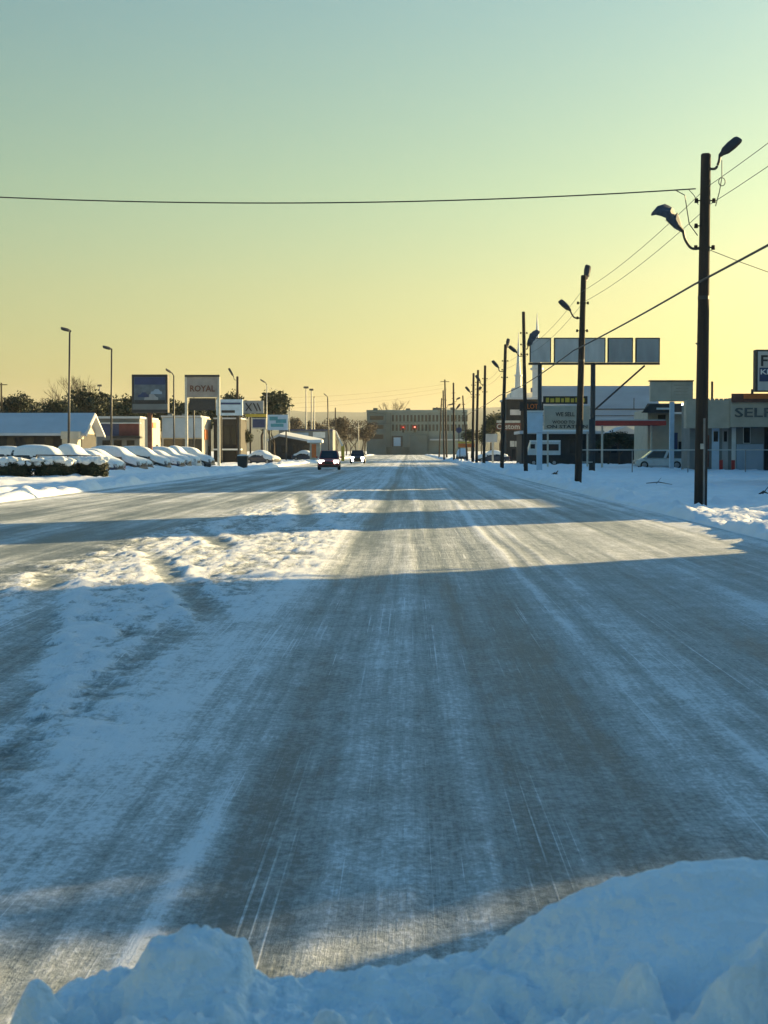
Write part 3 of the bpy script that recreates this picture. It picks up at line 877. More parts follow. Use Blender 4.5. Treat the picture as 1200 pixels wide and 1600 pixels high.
# ---- church
B3 = empty('church', base(900, 262), 0, 'white church with two slender spires and a large snowy roof, behind the signs', 'church')
YH = 262.0
x0, x1 = at(846, 704, YH).x, at(1034, 704, YH).x
zr, ze = at(900, 603, YH + 11).z, at(900, 662, YH).z
o = B3.location
wbox(B3, 'wall', x0, x1, YH + .8, YH + 21, 0, ze - .1, M['white_paint'])
rf = MB()
X0, X1 = x0 - .4 - o.x, x1 + .4 - o.x
rf.add([(X0, 0, ze), (X1, 0, ze), (X1, 11, zr), (X0, 11, zr), (X0, 22, ze), (X1, 22, ze), (X0, 0, ze - .3), (X1, 0, ze - .3), (X1, 22, ze - .3), (X0, 22, ze - .3)],
       [(0, 1, 2, 3), (3, 2, 5, 4), (0, 6, 7, 1), (4, 5, 8, 9), (0, 3, 4, 9, 6), (1, 7, 8, 5, 2), (6, 9, 8, 7)])
rf.build('roof', M['church_roof'], B3)
def on_roof(py):
    """point of the front slope seen at that row"""
    v = ray(900, py); k = (zr - ze) / 11.0
    t = (ze - k * YH - EYE) / (v.z - k * v.y)
    return v.y * t - o.y, EYE + v.z * t
for py, th in ((640, .10), (650, .06)):
    gy, gz_ = on_roof(py)
    MB().box(X0, X1, gy - .12, gy + .1, gz_, gz_ + th * 1.6).build('snow_guard', M['frame_dark'], B3)
def spire(px, tip, shoulder, foot, w_sh, w_ft, Yp, nm):
    cx = at(px, 704, Yp).x - o.x
    cy = Yp - o.y
    zt, zs, zf = at(px, tip, Yp).z, at(px, shoulder, Yp).z, at(px, foot, Yp).z
    k = Yp / FPX
    MB().tube([(cx, cy, 0), (cx, cy, zf)], w_ft * k * .72, 4, True).build('tower', M['white_paint'], B3)
    st = MB()
    st.lathe([(w_ft * k * .8, zf), (w_ft * k * .8, zf + .35), (w_sh * k * .85, zf + .36), (w_sh * k * .72, zs), (w_sh * k * .95, zs + .02), (w_sh * k * .95, zs + .3), (w_sh * k * .6, zs + .32), (w_sh * k * .30, zs + (zt - zs) * .5), (.04, zt)], (cx, cy, 0), 8)
    st.build('spire', M['white_paint'], B3)
spire(838.5, 489, 562, 578, 9, 13, YH + 2, 'a')
spire(809.5, 519, 588, 622, 6.5, 13, YH + 4, 'b')
pbox(B3, 'belfry', 801, 818, 606, 622, YH + 1.5, 4, M['white_paint'])
wbox(B3, 'link_wall', at(800, 704, YH).x, x0 + .2, YH + 5, YH + 15, 0, at(820, 612, YH).z, M['white_paint'])
pbox(B3, 'gable_window', 829, 833, 606, 613, YH + 4.9, .05, M['navy'])
pbox(B3, 'antenna', 990, 991.2, 622, 640, YH + .5, .1, M['frame_dark'])

# ---- marquee sign with black letters
S5 = empty('marquee_sign', base(884, 152), 0, 'cream marquee board with black changeable letters under a dark strip of yellow lettering', 'sign')
pbox(S5, 'board', 850, 922, 634, 671, 152, 0.4, M['cream'], bevel=0.03)
pbox(S5, 'header', 849, 918, 619, 631, 152, 0.3, M['darkwall'])
for i, (x0_, x1_) in enumerate(((853, 858), (860, 866), (868, 875), (877, 881), (883, 890), (892, 897), (899, 906), (908, 914))):
    pbox(S5, 'neon_letter', x0_, x1_, 621.5 + (i % 2), 628.5, 151.95, .04, M['yellow'])
pbox(S5, 'ledge', 848, 923, 671.5, 674, 151.6, .9, M['snow_fine'])
text_part(S5, 'lettering', 'WE SELL', 868, 898, 644, 650.5, 151.98, M['black_letter'])
text_part(S5, 'lettering', 'WOOD TO', 863, 898, 657, 662, 151.98, M['black_letter'])
text_part(S5, 'lettering', 'ON STATION', 854, 918, 664, 669, 151.98, M['black_letter'])
for x in (856, 918):
    pbox(S5, 'post', x - 1.4, x + 1.4, 674.2, 731, 152.1, .2, M['pale_metal'])
S6 = empty('header_board', base(835, 150), 0, 'brown board with dull orange lettering between the thin pole and the marquee', 'sign')
pbox(S6, 'board', 812, 849, 628, 642, 150, .3, M['darkwall'])
text_part(S6, 'lettering', 'LOTT', 824, 846, 631, 639, 149.97, M['orange'])
pbox(S6, 'post', 818, 820, 642.2, 731, 150.1, .2, M['frame_dark'])

# ---- dark shop below the marquee, and the dim shop row beyond
B4 = empty('dark_shop', base(880, 186), 0, 'long dark brown single-storey shop with snow on its eaves, behind the box van', 'building')
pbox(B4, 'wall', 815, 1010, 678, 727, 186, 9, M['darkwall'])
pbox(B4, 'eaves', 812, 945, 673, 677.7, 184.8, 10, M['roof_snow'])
for x in (890, 905, 935, 955):
    pbox(B4, 'window', x, x + 9, 688, 708, 185.93, .06, M['glass'])
pbox(B4, 'door', 922, 930, 688, 726, 185.93, .06, M['brick'])
B5 = empty('snowy_gable_house', base(975, 205), 0, 'brown house with a snowy gable, behind the canopy', 'building')
gx0, gx1 = at(940, 704, 200).x, at(1014, 704, 200).x
o = B5.location
gz, gr = at(975, 685, 200).z, at(975, 666, 200).z
wbox(B5, 'wall', gx0, gx1, 200, 209, 0, gz, M['brick'])
gm = (gx0 + gx1) / 2
MB().add([(gx0 - .5 - o.x, -5.6, gz - .1), (gx1 + .5 - o.x, -5.6, gz - .1), (gx1 + .5 - o.x, 4, gz - .1), (gx0 - .5 - o.x, 4, gz - .1), (gm - o.x, -5.6, gr), (gm - o.x, 4, gr)],
         [(0, 1, 4), (3, 5, 2), (0, 4, 5, 3), (1, 2, 5, 4), (0, 3, 2, 1)]).build('roof', M['roof_snow'], B5)
pbox(B5, 'garage_door', 995, 1013, 688, 700, 199.9, .08, M['panel_blue'])
B6 = empty('corner_shop', base(795, 236), 0, 'dim two-storey shop at the foot of the left church spire', 'building')
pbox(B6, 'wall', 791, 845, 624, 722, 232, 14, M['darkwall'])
pbox(B6, 'roof_snow', 790, 846, 621, 623.8, 231.6, 15, M['roof_snow'])
pbox(B6, 'white_board', 797, 813.5, 640, 648.5, 231.9, .08, M['panel_white'])
pbox(B6, 'shop_sign', 776, 813, 657, 660.5, 231.7, .25, M['pale_metal'])
text_part(B6, 'lettering', 'Custom', 776, 812, 662, 670.5, 231.6, M['pale_metal'])
pbox(B6, 'sign_back', 775, 814, 661, 672, 231.75, .2, M['brick'])
for x in (797, 805):
    pbox(B6, 'window', x, x + 7, 689, 698, 231.93, .06, M['pale_metal'])
pbox(B6, 'door', 800, 805, 702, 721, 231.93, .06, M['glass'])
S7 = empty('low_sign', base(768, 200), 0, 'small white sign on a short post, left of the leaning pole', 'sign')
pbox(S7, 'panel', 759, 777, 678, 691, 200, .25, M['panel_white'])
pbox(S7, 'post', 768.5, 771.5, 691.2, 725, 200.05, .18, M['pale_metal'])
S8 = empty('round_sign', base(717, 262), 0, 'blue round-topped sign on a thin post among the far right poles', 'sign')
c = at(717, 672, 262)
MB().tube([(0, 0, c.z), (0, .2, c.z)], .5, 16).build('disc', M['navy'], S8)
pbox(S8, 'post', 716.3, 717.7, 676, 720, 262.05, .1, M['frame_dark'])
S9 = empty('orange_sign', base(732, 258), 0, 'orange and red store sign low between the far poles', 'sign')
pbox(S9, 'panel', 716, 742, 693, 699, 258, .3, M['orange'])
pbox(S9, 'header', 716, 742, 690, 692.7, 257.9, .45, M['yellow'])
for x in (718, 740):
    pbox(S9, 'post', x, x + 1.2, 699.3, 719, 258.1, .12, M['frame_dark'])

# ---- pipe barrier across the lot
F1 = empty('pipe_barrier', base(988, 113), 0, 'thin pale pipe rail on slim posts along the snowy right lot', 'barrier')
o = F1.location
zr = at(988, 703, 113).z
ra = MB().tube([at(905, 703, 113) - o, at(1290, 703, 113) - o], .035, 6).build('rail', M['pale_metal'], F1)
MB().tube([at(905, 722, 113) - o, at(926, 722, 113) - o], .03, 6).build('lower_rail', M['pale_metal'], F1)
for x in (909, 988, 1075, 1165, 1250):
    c = at(x, 703, 113) - o
    MB().tube([(c.x, 0, -.1), (c.x, 0, c.z)], .04, 6).build('post', M['grey_metal'], F1)

# ------------------------------------------------------------------ vehicles
def car(name, L=4.6, W=1.85, Hh=1.5, belt=0.95, hood=1.0, cab0=.27, cab1=.80, roof0=.42, roof1=.72, paint='paint_grey', snow=0.10, lights=None, boxy=0.0):
    """car with its nose at +x, standing on z = 0, centre at the origin"""
    root = empty(name)
    hw = W / 2
    f = lambda s: L / 2 - s * L                      # 0 = nose, 1 = tail
    rings = []
    for s, zb, zt, ww in ((0.0, .42, belt * .70, .80), (.02, .30, belt * .80, .92), (.10, .24, belt * .90, .98), (cab0, .22, belt, 1.0), (.6, .22, belt, 1.0), (cab1, .22, belt, 1.0), (.96, .26, belt * .98, .97), (1.0, .40, belt * .93, .85)):
        w = hw * ww
        rings.append([(f(s), y * w, z) for y, z in ((-.86, zb), (-1, zb + .14), (-1, (zb + zt) / 2), (-.97, zt - .08), (-.82, zt), (.82, zt), (.97, zt - .08), (1, (zb + zt) / 2), (1, zb + .14), (.86, zb))])
    body = MB().loft(rings).build('body', M[paint], root, smooth=False)
    cb = [(f(cab0), -hw * .92, belt - .02), (f(cab0), hw * .92, belt - .02), (f(cab1), hw * .92, belt - .02), (f(cab1), -hw * .92, belt - .02)]
    ct = [(f(roof0), -hw * .74, Hh), (f(roof0), hw * .74, Hh), (f(roof1), hw * .74, Hh), (f(roof1), -hw * .74, Hh)]
    MB().hexa([cb[0], cb[1], cb[2], cb[3]], [ct[0], ct[1], ct[2], ct[3]]).build('cabin', M[paint], root, bevel=.04)
    def pane(nm, q, sh=.10):
        q = [Vector(p) for p in q]
        c = sum(q, Vector()) / 4
        n = (q[1] - q[0]).cross(q[3] - q[0]).normalized()
        if n.dot(c - Vector((0, 0, 1.0))) < 0: n = -n
        r = [c + (p - c) * (1 - sh) + n * .012 for p in q]
        MB().add(r + [p - n * .03 for p in r], [(0, 1, 2, 3), (4, 7, 6, 5), (0, 4, 5, 1), (1, 5, 6, 2), (2, 6, 7, 3), (3, 7, 4, 0)]).build(nm, M['glass'], root)
    pane('windscreen', (cb[0], cb[1], ct[1], ct[0]))
    pane('rear_window', (cb[2], cb[3], ct[3], ct[2]))
    for a, b, c_, d in ((cb[0], cb[3], ct[3], ct[0]), (cb[2], cb[1], ct[1], ct[2])):
        a, b, c_, d = map(Vector, (a, b, c_, d))
        mb, mt = (a + b) / 2, (c_ + d) / 2
        pane('side_window', (a, mb, mt, d), .14)
        pane('side_window', (mb, b, c_, mt), .14)
    for s in (.17, .80):
        for y in (-1, 1):
            r = .33 if Hh < 1.65 else .37
            cx, cy = f(s), y * (hw - .10)
            wl = MB()
            wl.tube([(cx, cy - y * .12, r), (cx, cy + y * .10, r), (cx, cy + y * .12, r)], [r, r, r * .9], 18)
            wo = wl.build('wheel', M['tyre'], root)
            MB().tube([(cx, cy + y * .121, r), (cx, cy + y * .135, r)], [r * .62, r * .5], 14).build('rim', M['rim'], wo)
    for y in (-1, 1):
        q = MB().hexa([(f(.0), y * hw * .66 - .20, belt * .60), (f(.015), y * hw * .66 + .20, belt * .60), (f(.05), y * hw * .66 + .20, belt * .60), (f(.05), y * hw * .66 - .20, belt * .60)],
                      [(f(.005), y * hw * .66 - .22, belt * .84), (f(.02), y * hw * .66 + .22, belt * .84), (f(.06), y * hw * .66 + .22, belt * .84), (f(.06), y * hw * .66 - .22, belt * .84)])
        hl = q.build('headlight', M['headlight_on' if lights else 'headlight_off'], root)
        for v in hl.data.vertices: v.co.x += .035
        if lights == 'fog':
            MB().tube([(f(0) - .02, y * hw * .66, .42), (f(0) + .05, y * hw * .66, .42)], .13, 10).build('fog_light', M['headlight_on'], root)
        MB().box(f(1) - .02, f(.97), y * hw * .72 - .12, y * hw * .72 + .12, belt * .68, belt * .9).build('tail_light', M['tail_light'], root)
        MB().hexa([(f(cab0 + .04), y * (hw + .02) - .03, belt + .02), (f(cab0 + .04), y * (hw + .18), belt + .02), (f(cab0 + .075), y * (hw + .18), belt + .02), (f(cab0 + .075), y * (hw + .02) - .03, belt + .02)][::1 if y > 0 else -1],
                  [(f(cab0 + .04), y * (hw + .02) - .03, belt + .18), (f(cab0 + .04), y * (hw + .18), belt + .18), (f(cab0 + .075), y * (hw + .18), belt + .18), (f(cab0 + .075), y * (hw + .02) - .03, belt + .18)][::1 if y > 0 else -1]).build('mirror', M[paint], root)
    MB().box(f(0) - .03, f(0) + .03, -hw * .38, hw * .38, belt * .50, belt * .72).build('grille', M['plastic'], root)
    MB().box(f(.02), f(-.008), -hw * .86, hw * .86, .30, .44).build('bumper', M['plastic' if lights else paint], root, bevel=.03)
    if snow:
        rnd = random.Random(int(L * 100 + W * 10))
        prof = [(-.012, belt * .74, .84, .5), (.05, belt * .88, .93, 1), (cab0 * .6, belt * .95, .95, 1.2), (cab0, belt + .04, .95, 1.3), ((cab0 + roof0) / 2, (belt + Hh) / 2 + .06, .90, 1.1), (roof0, Hh, .82, 1.2), ((roof0 + roof1) / 2, Hh + .02, .80, 1.4), (roof1, Hh, .80, 1.2)]
        if cab1 < .9: prof += [((roof1 + cab1) / 2, (belt + Hh) / 2 + .04, .86, 1.0), (cab1 + .02, belt + .02, .93, 1.1), (.96, belt * .98, .92, 1)]
        else: prof += [(min(.985, cab1), belt + .35, .84, .6)]
        rings = []
        for s, z, ww, k in prof:
            t = snow * k
            low = z - .14
            ring = []
            dr = .42 if z < belt + .1 else (z - belt) * 1.05
            for y, dz in ((-1.10, -dr * rnd.uniform(.75, 1.1)), (-1.05, -dr * .4), (-.92, .55), (-.6, .9), (0, 1.05), (.6, .92), (.92, .55), (1.05, -dr * .4), (1.10, -dr * rnd.uniform(.75, 1.1))):
                ring.append((f(s), y * hw * ww, z + (dz * t if dz > 0 else dz) + rnd.uniform(-.02, .02)))
            ring.append((f(s), hw * ww * .5, z - .05)); ring.append((f(s), -hw * ww * .5, z - .05))
            rings.append(ring)
        sn = MB().loft(rings).build('snow_cover', M['snow_fine'], root, smooth=True)
        sd = sn.modifiers.new('round', 'SUBSURF'); sd.levels = 1; sd.render_levels = 1
    return root

def place(o, x, y, rz, label, cat, group=None, z=0.0):
    o.location = (x, y, z)
    o.rotation_euler = (0, 0, rz)
    return tag(o, label, cat, group)

# oncoming pair with lit headlights
c1 = car('car', 4.6, 1.95, 1.72, 1.02, cab0=.24, cab1=.95, roof0=.40, roof1=.90, paint='paint_red', snow=0, lights='on')
p = base(514.5, 137); place(c1, p.x, p.y, R(-90 + 2), 'dark red car coming towards us with both headlights lit, nearer of the oncoming pair', 'car', 'oncoming cars')
c2 = car('car', 4.7, 1.98, 1.75, 1.02, cab0=.24, cab1=.95, roof0=.38, roof1=.90, paint='paint_dark', snow=0, lights='fog')
p = base(559, 205); place(c2, p.x, p.y, R(-90 + 1), 'dark car with headlights and fog lamps lit, farther of the oncoming pair', 'car', 'oncoming cars')

# snow covered row at the dealer lot, noses towards the road
suv = dict(L=4.7, W=1.9, Hh=1.75, belt=1.05, cab0=.24, cab1=.96, roof0=.38, roof1=.90)
sed = dict(L=4.7, W=1.83, Hh=1.45, belt=.93, cab0=.27, cab1=.84, roof0=.42, roof1=.68)
hat = dict(L=4.2, W=1.8, Hh=1.55, belt=.96, cab0=.22, cab1=.95, roof0=.40, roof1=.82)
pick = dict(L=5.3, W=1.95, Hh=1.80, belt=1.12, cab0=.26, cab1=.58, roof0=.36, roof1=.55)
protoA = car('parked_car', **suv, paint='paint_grey', snow=.26)
protoB = car('parked_car', **sed, paint='paint_blue', snow=.24)
protoC = car('parked_car', **hat, paint='paint_red', snow=.24)
protoD = car('parked_car', **pick, paint='paint_white', snow=.28)
row = [(98.5, protoA, -23.4), (103, protoD, -23.0), (107.5, protoB, -22.4), (112, protoC, -22.9), (117, protoA, -22.4), (121, protoB, -22.6), (126, protoA, -22.0), (130.5, protoC, -22.5), (135, protoB, -22.1), (139.5, protoA, -22.2), (144, protoD, -22.2), (148.5, protoA, -21.2)]
lab = ['snow buried sport utility right behind the hedges, nearest of the parked row', 'snow buried pickup, second in the parked row on the left', 'snow buried sedan, third in the parked row on the left',
       'snow buried small hatchback, fourth in the parked row', 'snow buried sport utility left of the dark sign post, fifth in the parked row', 'snow buried sedan beside the dark sign post, sixth in the parked row', 'snow buried sport utility, seventh in the parked row on the left',
       'snow buried hatchback, eighth in the parked row on the left', 'snow buried sedan, ninth in the parked row, fourth from its far end', 'snow buried sport utility, third from the far end of the parked row', 'snow buried pickup, last but one of the parked row', 'snow capped sport utility at the far right end of the parked row']
used = set()
for (y, pr, x), lb in zip(row, lab):
    o = copy_tree(pr) if pr.name in used else pr
    used.add(pr.name)
    rr = random.Random(int(y * 7))
    place(o, x, y, R(rr.uniform(-20, -4)), lb, 'car', 'snow covered cars parked on the left lot')
for px, Y, lb in ((24, 128, 'snow covered car behind the first hedge at the left edge'), (70, 134, 'snow covered car in front of the long snowy roof, behind the first lamp post')):
    o = copy_tree(protoA); p = base(px, Y); place(o, p.x, p.y, R(-8), lb, 'car', 'snow covered cars parked on the left lot')
o = copy_tree(protoB); p = base(410, 192); place(o, p.x, p.y, R(-35), 'low snow capped car behind the dark roadside bin', 'car')
o = copy_tree(protoB); p = base(478, 260); place(o, p.x, p.y, R(-20), 'small snowy car in front of the gabled shop far left', 'car')
# white minivan on the right lot
v = car('parked_van', 4.75, 1.95, 1.72, .98, cab0=.14, cab1=.985, roof0=.34, roof1=.93, paint='paint_white', snow=0)
p = base(1031, 143); place(v, p.x, p.y, R(180), 'white minivan parked side-on in the snow on the right lot', 'van')
o = copy_tree(protoB); p = base(770, 215); place(o, p.x, p.y, R(180), 'snow covered car beyond the leaning pole on the right', 'car')
o = copy_tree(protoA); p = base(722, 262); place(o, p.x, p.y, R(-95), 'bluish parked car under the orange store sign', 'car')

# box van
bv = empty('box_van', base(849, 172), 0, 'white box van with a long dark side window, under the marquee', 'van')
YV = 172.0
a, b = at(823, 711, YV), at(876, 690, YV)
o = bv.location
MB().hexa([(a.x - o.x, 0, a.z), (b.x - o.x, 0, a.z), (b.x - o.x, 2.1, a.z), (a.x - o.x, 2.1, a.z)],
          [(a.x + .45 - o.x, .05, b.z), (b.x - o.x, .05, b.z), (b.x - o.x, 2.05, b.z), (a.x + .45 - o.x, 2.05, b.z)]).build('body', M['paint_white'], bv, bevel=.06)
pbox(bv, 'side_window', 847.5, 873, 694, 704, YV - .02, .05, M['glass'])
pbox(bv, 'cab_window', 829, 836, 694, 701, YV - .02, .05, M['glass'])
pbox(bv, 'roof_snow', 829.5, 876, 688, 689.8, YV + .05, 1.9, M['snow_fine'])
for x in (834, 866):
    c = at(x, 712, YV)
    w = MB().tube([(c.x - o.x, -.03, .36), (c.x - o.x, .2, .36)], .36, 16).build('wheel', M['tyre'], bv)
    MB().tube([(c.x - o.x, -.05, .36), (c.x - o.x, -.03, .36)], [.16, .2], 12).build('rim', M['rim'], w)

# ------------------------------------------------------------------ left side: lamp posts
def lamp_post(px, Y, tx, ty, head, label, r=.075, m='dark_metal', arm=None):
    b = base(px, Y)
    t = at(tx, ty, Y)
    root = empty('lamp_post', (b.x, b.y, 0), 0, label, 'lamp post', 'lamp posts on the left side')
    MB().tube([(0, 0, -.1), (t.x - b.x, 0, t.z)], [r * 1.25, r * .8], 10).build('pole', M[m], root, smooth=True)
    MB().lathe([(r * 2.2, 0), (r * 2.2, .25), (r * 1.3, .32)], (0, 0, 0), 10).build('base', M[m], root)
    lamp_arm(root, Vector(root.location), [t, at(*(arm or ((tx * 2 + head[0][0]) / 3, (ty * 2 + head[0][1]) / 3)), Y), at(*head[0], Y)], [at(*head[0], Y) , at(*head[1], Y) + Vector((0, -.35, 0))], r=r * .7)
    return root
lamp_post(106.5, 104, 109, 519, [(111, 517), (97, 513.5)], 'tall lamp post in the hedge, nearest on the left')
lamp_post(173, 118, 174.5, 547, [(175, 545.5), (162, 542)], 'second lamp post on the left, just left of the dark square sign')
lamp_post(272, 150, 271.5, 587, [(269, 583), (260, 577)], 'lamp post just right of the dark square sign')
lamp_post(303, 172, 303, 592, [(302, 590.5), (296, 588)], 'dark lamp post standing in front of the white framed sign')
lamp_post(416, 232, 417, 602, [(415, 598), (407, 593)], 'lamp post with an upswept arm at the sign cluster', m='pale_metal')
lamp_post(452, 292, 452, 630, [(451.5, 628), (447, 625)], 'far lamp post in front of the gabled shop', r=.1, m='grey_metal')
lamp_post(514, 304, 512, 622, [(511, 619), (506, 615)], 'far lamp post above the oncoming cars', r=.13)
wp = wood_pole(371, 724, 371, 588, 'stout wooden pole with upturned lamp head rising behind the left trees',
    [([(370, 594), (366, 593), (364.5, 588)], [(365, 589), (357, 575)], .3, False)], r=.2, group='wooden poles on the left side', fittings=False)
wood_pole(524, 716, 524, 637, 'thin wooden pole above the oncoming cars', [], r=.16, group='wooden poles on the left side', fittings=False)
wood_pole(2, 722, 2, 598, 'wooden pole with crossarm cut by the left edge, behind the pines', [], r=.16, group='wooden poles on the left side', fittings=False, crossarm=True)
for x, ty, w, lb in ((478.5, 605.5, 8, 'tallest of the three thin floodlight masts far left'), (486.8, 609, 6.5, 'middle of the three thin floodlight masts far left'), (491, 621, 1.5, 'shortest bare mast right of the two floodlight masts'), (156.5, 602.5, 7, 'thin floodlight mast rising behind the left trees')):
    Yf = 430.0
    r_ = empty('floodlight_mast', base(x, Yf), 0, lb, 'mast', 'floodlight masts')
    z = at(x, ty, Yf).z
    MB().tube([(0, 0, -.2), (0, 0, z)], [.28, .16], 8).build('mast', M['grey_metal'], r_)
    hw = w * Yf / FPX / 2
    MB().box(-hw, hw, -.3, .3, z - .25, z + .3).build('lamp_bar', M['dark_metal'], r_, bevel=.08)

# ---- signs on the left
T1 = empty('square_sign', base(234, 126), 0, 'dark square sign with blurred car pictures on a single brown post', 'sign')
pbox(T1, 'cabinet', 206, 262, 585, 645, 126, .9, M['frame_dark'], bevel=.04)
pbox(T1, 'picture', 209.5, 258.5, 589, 629, 125.96, .035, M['picture'])
pbox(T1, 'top_band', 210, 258, 589.5, 601, 125.93, .025, M['navy'])
cs = MB()
def carpic(px, py, s, m, nm):
    pts = [(-10, 3), (-9, -1), (-5, -2), (-2, -5.5), (4, -5.5), (7, -2), (10, -1), (10, 3)]
    q = [at(px + a * s, py + b * s, 125.92) - T1.location for a, b in pts]
    n = len(q)
    MB().add(q + [v + Vector((0, .03, 0)) for v in q], [tuple(range(n))[::-1], tuple(range(n, 2 * n))] + [(i, (i + 1) % n, (i + 1) % n + n, i + n) for i in range(n)]).build(nm, m, T1)
carpic(224, 618, .9, M['navy'], 'pictured_car')
carpic(244, 613, .9, M['bluewall'], 'pictured_car')
carpic(236, 622, 1.1, M['panel_grey'], 'pictured_car')
pbox(T1, 'dark_band', 210, 258, 625, 629, 125.90, .025, M['frame_dark'])
pbox(T1, 'lower_panel', 207, 262, 631, 640, 125.95, .04, M['greywall'])
pbox(T1, 'post', 231, 237, 645.2, 746, 126.2, .35, M['brick'])
T2 = empty('framed_sign', base(316, 158), 0, 'white framed sign lettered ROYAL on two tall pale legs', 'sign')
pbox(T2, 'panel', 292, 340, 589, 621, 158, .2, M['pinkgrey'])
text_part(T2, 'lettering', 'ROYAL', 297, 336, 602, 612, 157.97, M['brick'])
pbox(T2, 'frame', 288.5, 343, 585.5, 588.7, 157.9, .4, M['frame_dark'])
for x in (291, 341.5):
    pbox(T2, 'leg', x - 1.7, x + 1.7, 589, 732, 158.05, .25, M['pale_metal'])
T2b = pbox(T2, 'lower_panel', 296, 337, 622, 641, 158.1, .2, M['frame_dark'])
T3 = empty('wide_sign', base(358, 188), 0, 'pale blue wide sign with a dark slot, right of the white framed sign', 'sign')
pbox(T3, 'cabinet', 338, 379, 624, 649, 188, .5, M['panel_blue'], bevel=.04)
pbox(T3, 'band', 345, 376, 629, 632, 187.96, .03, M['navy'])
pbox(T3, 'slot', 346, 367, 641, 645, 187.96, .03, M['black_letter'])
for x in (345, 373):
    pbox(T3, 'post', x - 1.5, x + 1.5, 649.2, 726, 188.1, .25, M['dark_metal'])
T4 = empty('lettered_sign', base(398, 214), 0, 'grey sign with dark crossed strokes above a yellow strip, under the dark evergreen', 'sign')
pbox(T4, 'panel', 380, 412, 626, 646, 214, .3, M['panel_grey'])
for (a_, b_) in ((384, 393), (393, 384), (396, 402), (402, 407)):
    q = [at(a_, 630, 213.95) - T4.location, at(b_, 642, 213.95) - T4.location]
    MB().tube(q, .09, 4).build('stroke', M['black_letter'], T4)
pbox(T4, 'yellow_strip', 384, 416, 647, 651.5, 213.9, .3, M['yellow'])
pbox(T4, 'post', 390, 392.4, 651.8, 724, 214.1, .25, M['dark_metal'])
T5 = empty('small_box_sign', base(404, 222), 0, 'small dark box sign with pale border below the yellow strip', 'sign')
pbox(T5, 'border', 393, 416, 653, 670, 222, .3, M['pale_metal'])
pbox(T5, 'face', 395, 414, 655, 668, 221.95, .04, M['navy'])
pbox(T5, 'post', 412, 414.5, 670.2, 724, 222.05, .25, M['pale_metal'])
T6 = empty('teal_sign', base(434, 240), 0, 'pale sign with teal figures left of the far lamp post', 'sign')
pbox(T6, 'panel', 418, 450, 648, 672, 240, .3, M['panel_blue'])
for k, (a_, b_, c_, d_) in enumerate(((421, 434, 651, 657), (431, 447, 655, 661), (423, 443, 662, 667))):
    pbox(T6, 'figure', a_, b_, c_, d_, 239.96, .03, M['teal'])
for x in (421, 447):
    pbox(T6, 'post', x - 1, x + 1, 672.2, 722, 240.1, .2, M['dark_metal'])

# ---- roadside bin, hedges, railing
bn = empty('roadside_bin', base(379, 133), 0, 'dark roadside bin with a snow cap at the left kerb', 'bin')
MB().hexa([(-.36, -.36, .05), (.36, -.36, .05), (.36, .36, .05), (-.36, .36, .05)], [(-.46, -.46, 1.15), (.46, -.46, 1.15), (.46, .46, 1.15), (-.46, .46, 1.15)]).build('body', M['plastic'], bn, bevel=.04)
MB().box(-.5, .5, -.5, .5, 1.153, 1.24).build('lid', M['plastic'], bn, bevel=.03)
MB().ellipsoid((0, 0, 1.24), (.48, .48, .15), 12, 6, .06, random.Random(3), zmin=0).build('snow_cap', M['snow_fine'], bn, smooth=True)

def hedge(px0, px1, Y, h, label, seed):
    a, b = base(px0, Y), base(px1, Y)
    w = (b.x - a.x) / 2
    root = empty('hedge', ((a.x + b.x) / 2, Y, 0), 0, label, 'hedge', 'clipped hedges at the left lot')
    rnd = random.Random(seed)
    mb = MB()
    mb.ellipsoid((0, 0, h * .42), (w * .9, .6, h * .45), 16, 9, .06, rnd, zmin=-.9)
    for k in range(2600):
        th, ph = rnd.uniform(0, 2 * math.pi), math.acos(rnd.uniform(-.75, 1))
        q = rnd.uniform(.9, 1.08)
        d = Vector((math.sin(ph) * math.cos(th), math.sin(ph) * math.sin(th), math.cos(ph)))
        e = lambda v: math.copysign(abs(v) ** .75, v)
        c = Vector((e(d.x) * w * q, e(d.y) * .72 * q, h * .42 + e(d.z) * h * .5 * q))
        u = Vector((rnd.uniform(-1, 1), rnd.uniform(-1, 1), rnd.uniform(-1, 1))).normalized() * .07
        v = u.cross(d).normalized() * .05
        mb.add([c - u, c + v, c + u, c - v], [(0, 1, 2, 3)])
    mb.build('foliage', M['hedge_leaf'], root)
    MB().tube([(0, 0, -.1), (0, 0, h * .5)], .08, 6).build('stem', M['bark'], root)
    sn = MB().ellipsoid((0, 0, h * .78), (w * .97, .66, h * .20), 30, 10, .10, rnd, zmin=-.25)
    for k in range(26):
        q = rnd.uniform(.10, .26)
        sn.ellipsoid((rnd.uniform(-w * .92, w * .92), rnd.uniform(-.72, .1), h * rnd.uniform(.66, .90)), (q * 1.4, q, q * .8), 9, 6, .16, rnd)
    sn.build('snow_cap', M['snow_fine'], root, smooth=True)
    return root
hedge(-30, 50, 92, 1.35, 'snow capped dark hedge at the left edge', 1)
hedge(54, 117, 92.5, 1.35, 'snow capped dark hedge, middle one of three', 2)
hedge(119, 168, 93.5, 1.4, 'snow capped dark hedge, rightmost of three, below the second lamp post', 3)
rl = empty('railing', base(105, 96), 0, 'thin dark rail above the middle hedge', 'railing')
MB().tube([at(56, 711, 96) - rl.location, at(156, 712.5, 96) - rl.location], .04, 6).build('rail', M['dark_metal'], rl)
for x in (57, 106, 155):
    c = at(x, 711.7, 96) - rl.location
    MB().tube([(c.x, 0, -.1), (c.x, 0, c.z)], .04, 6).build('post', M['dark_metal'], rl)

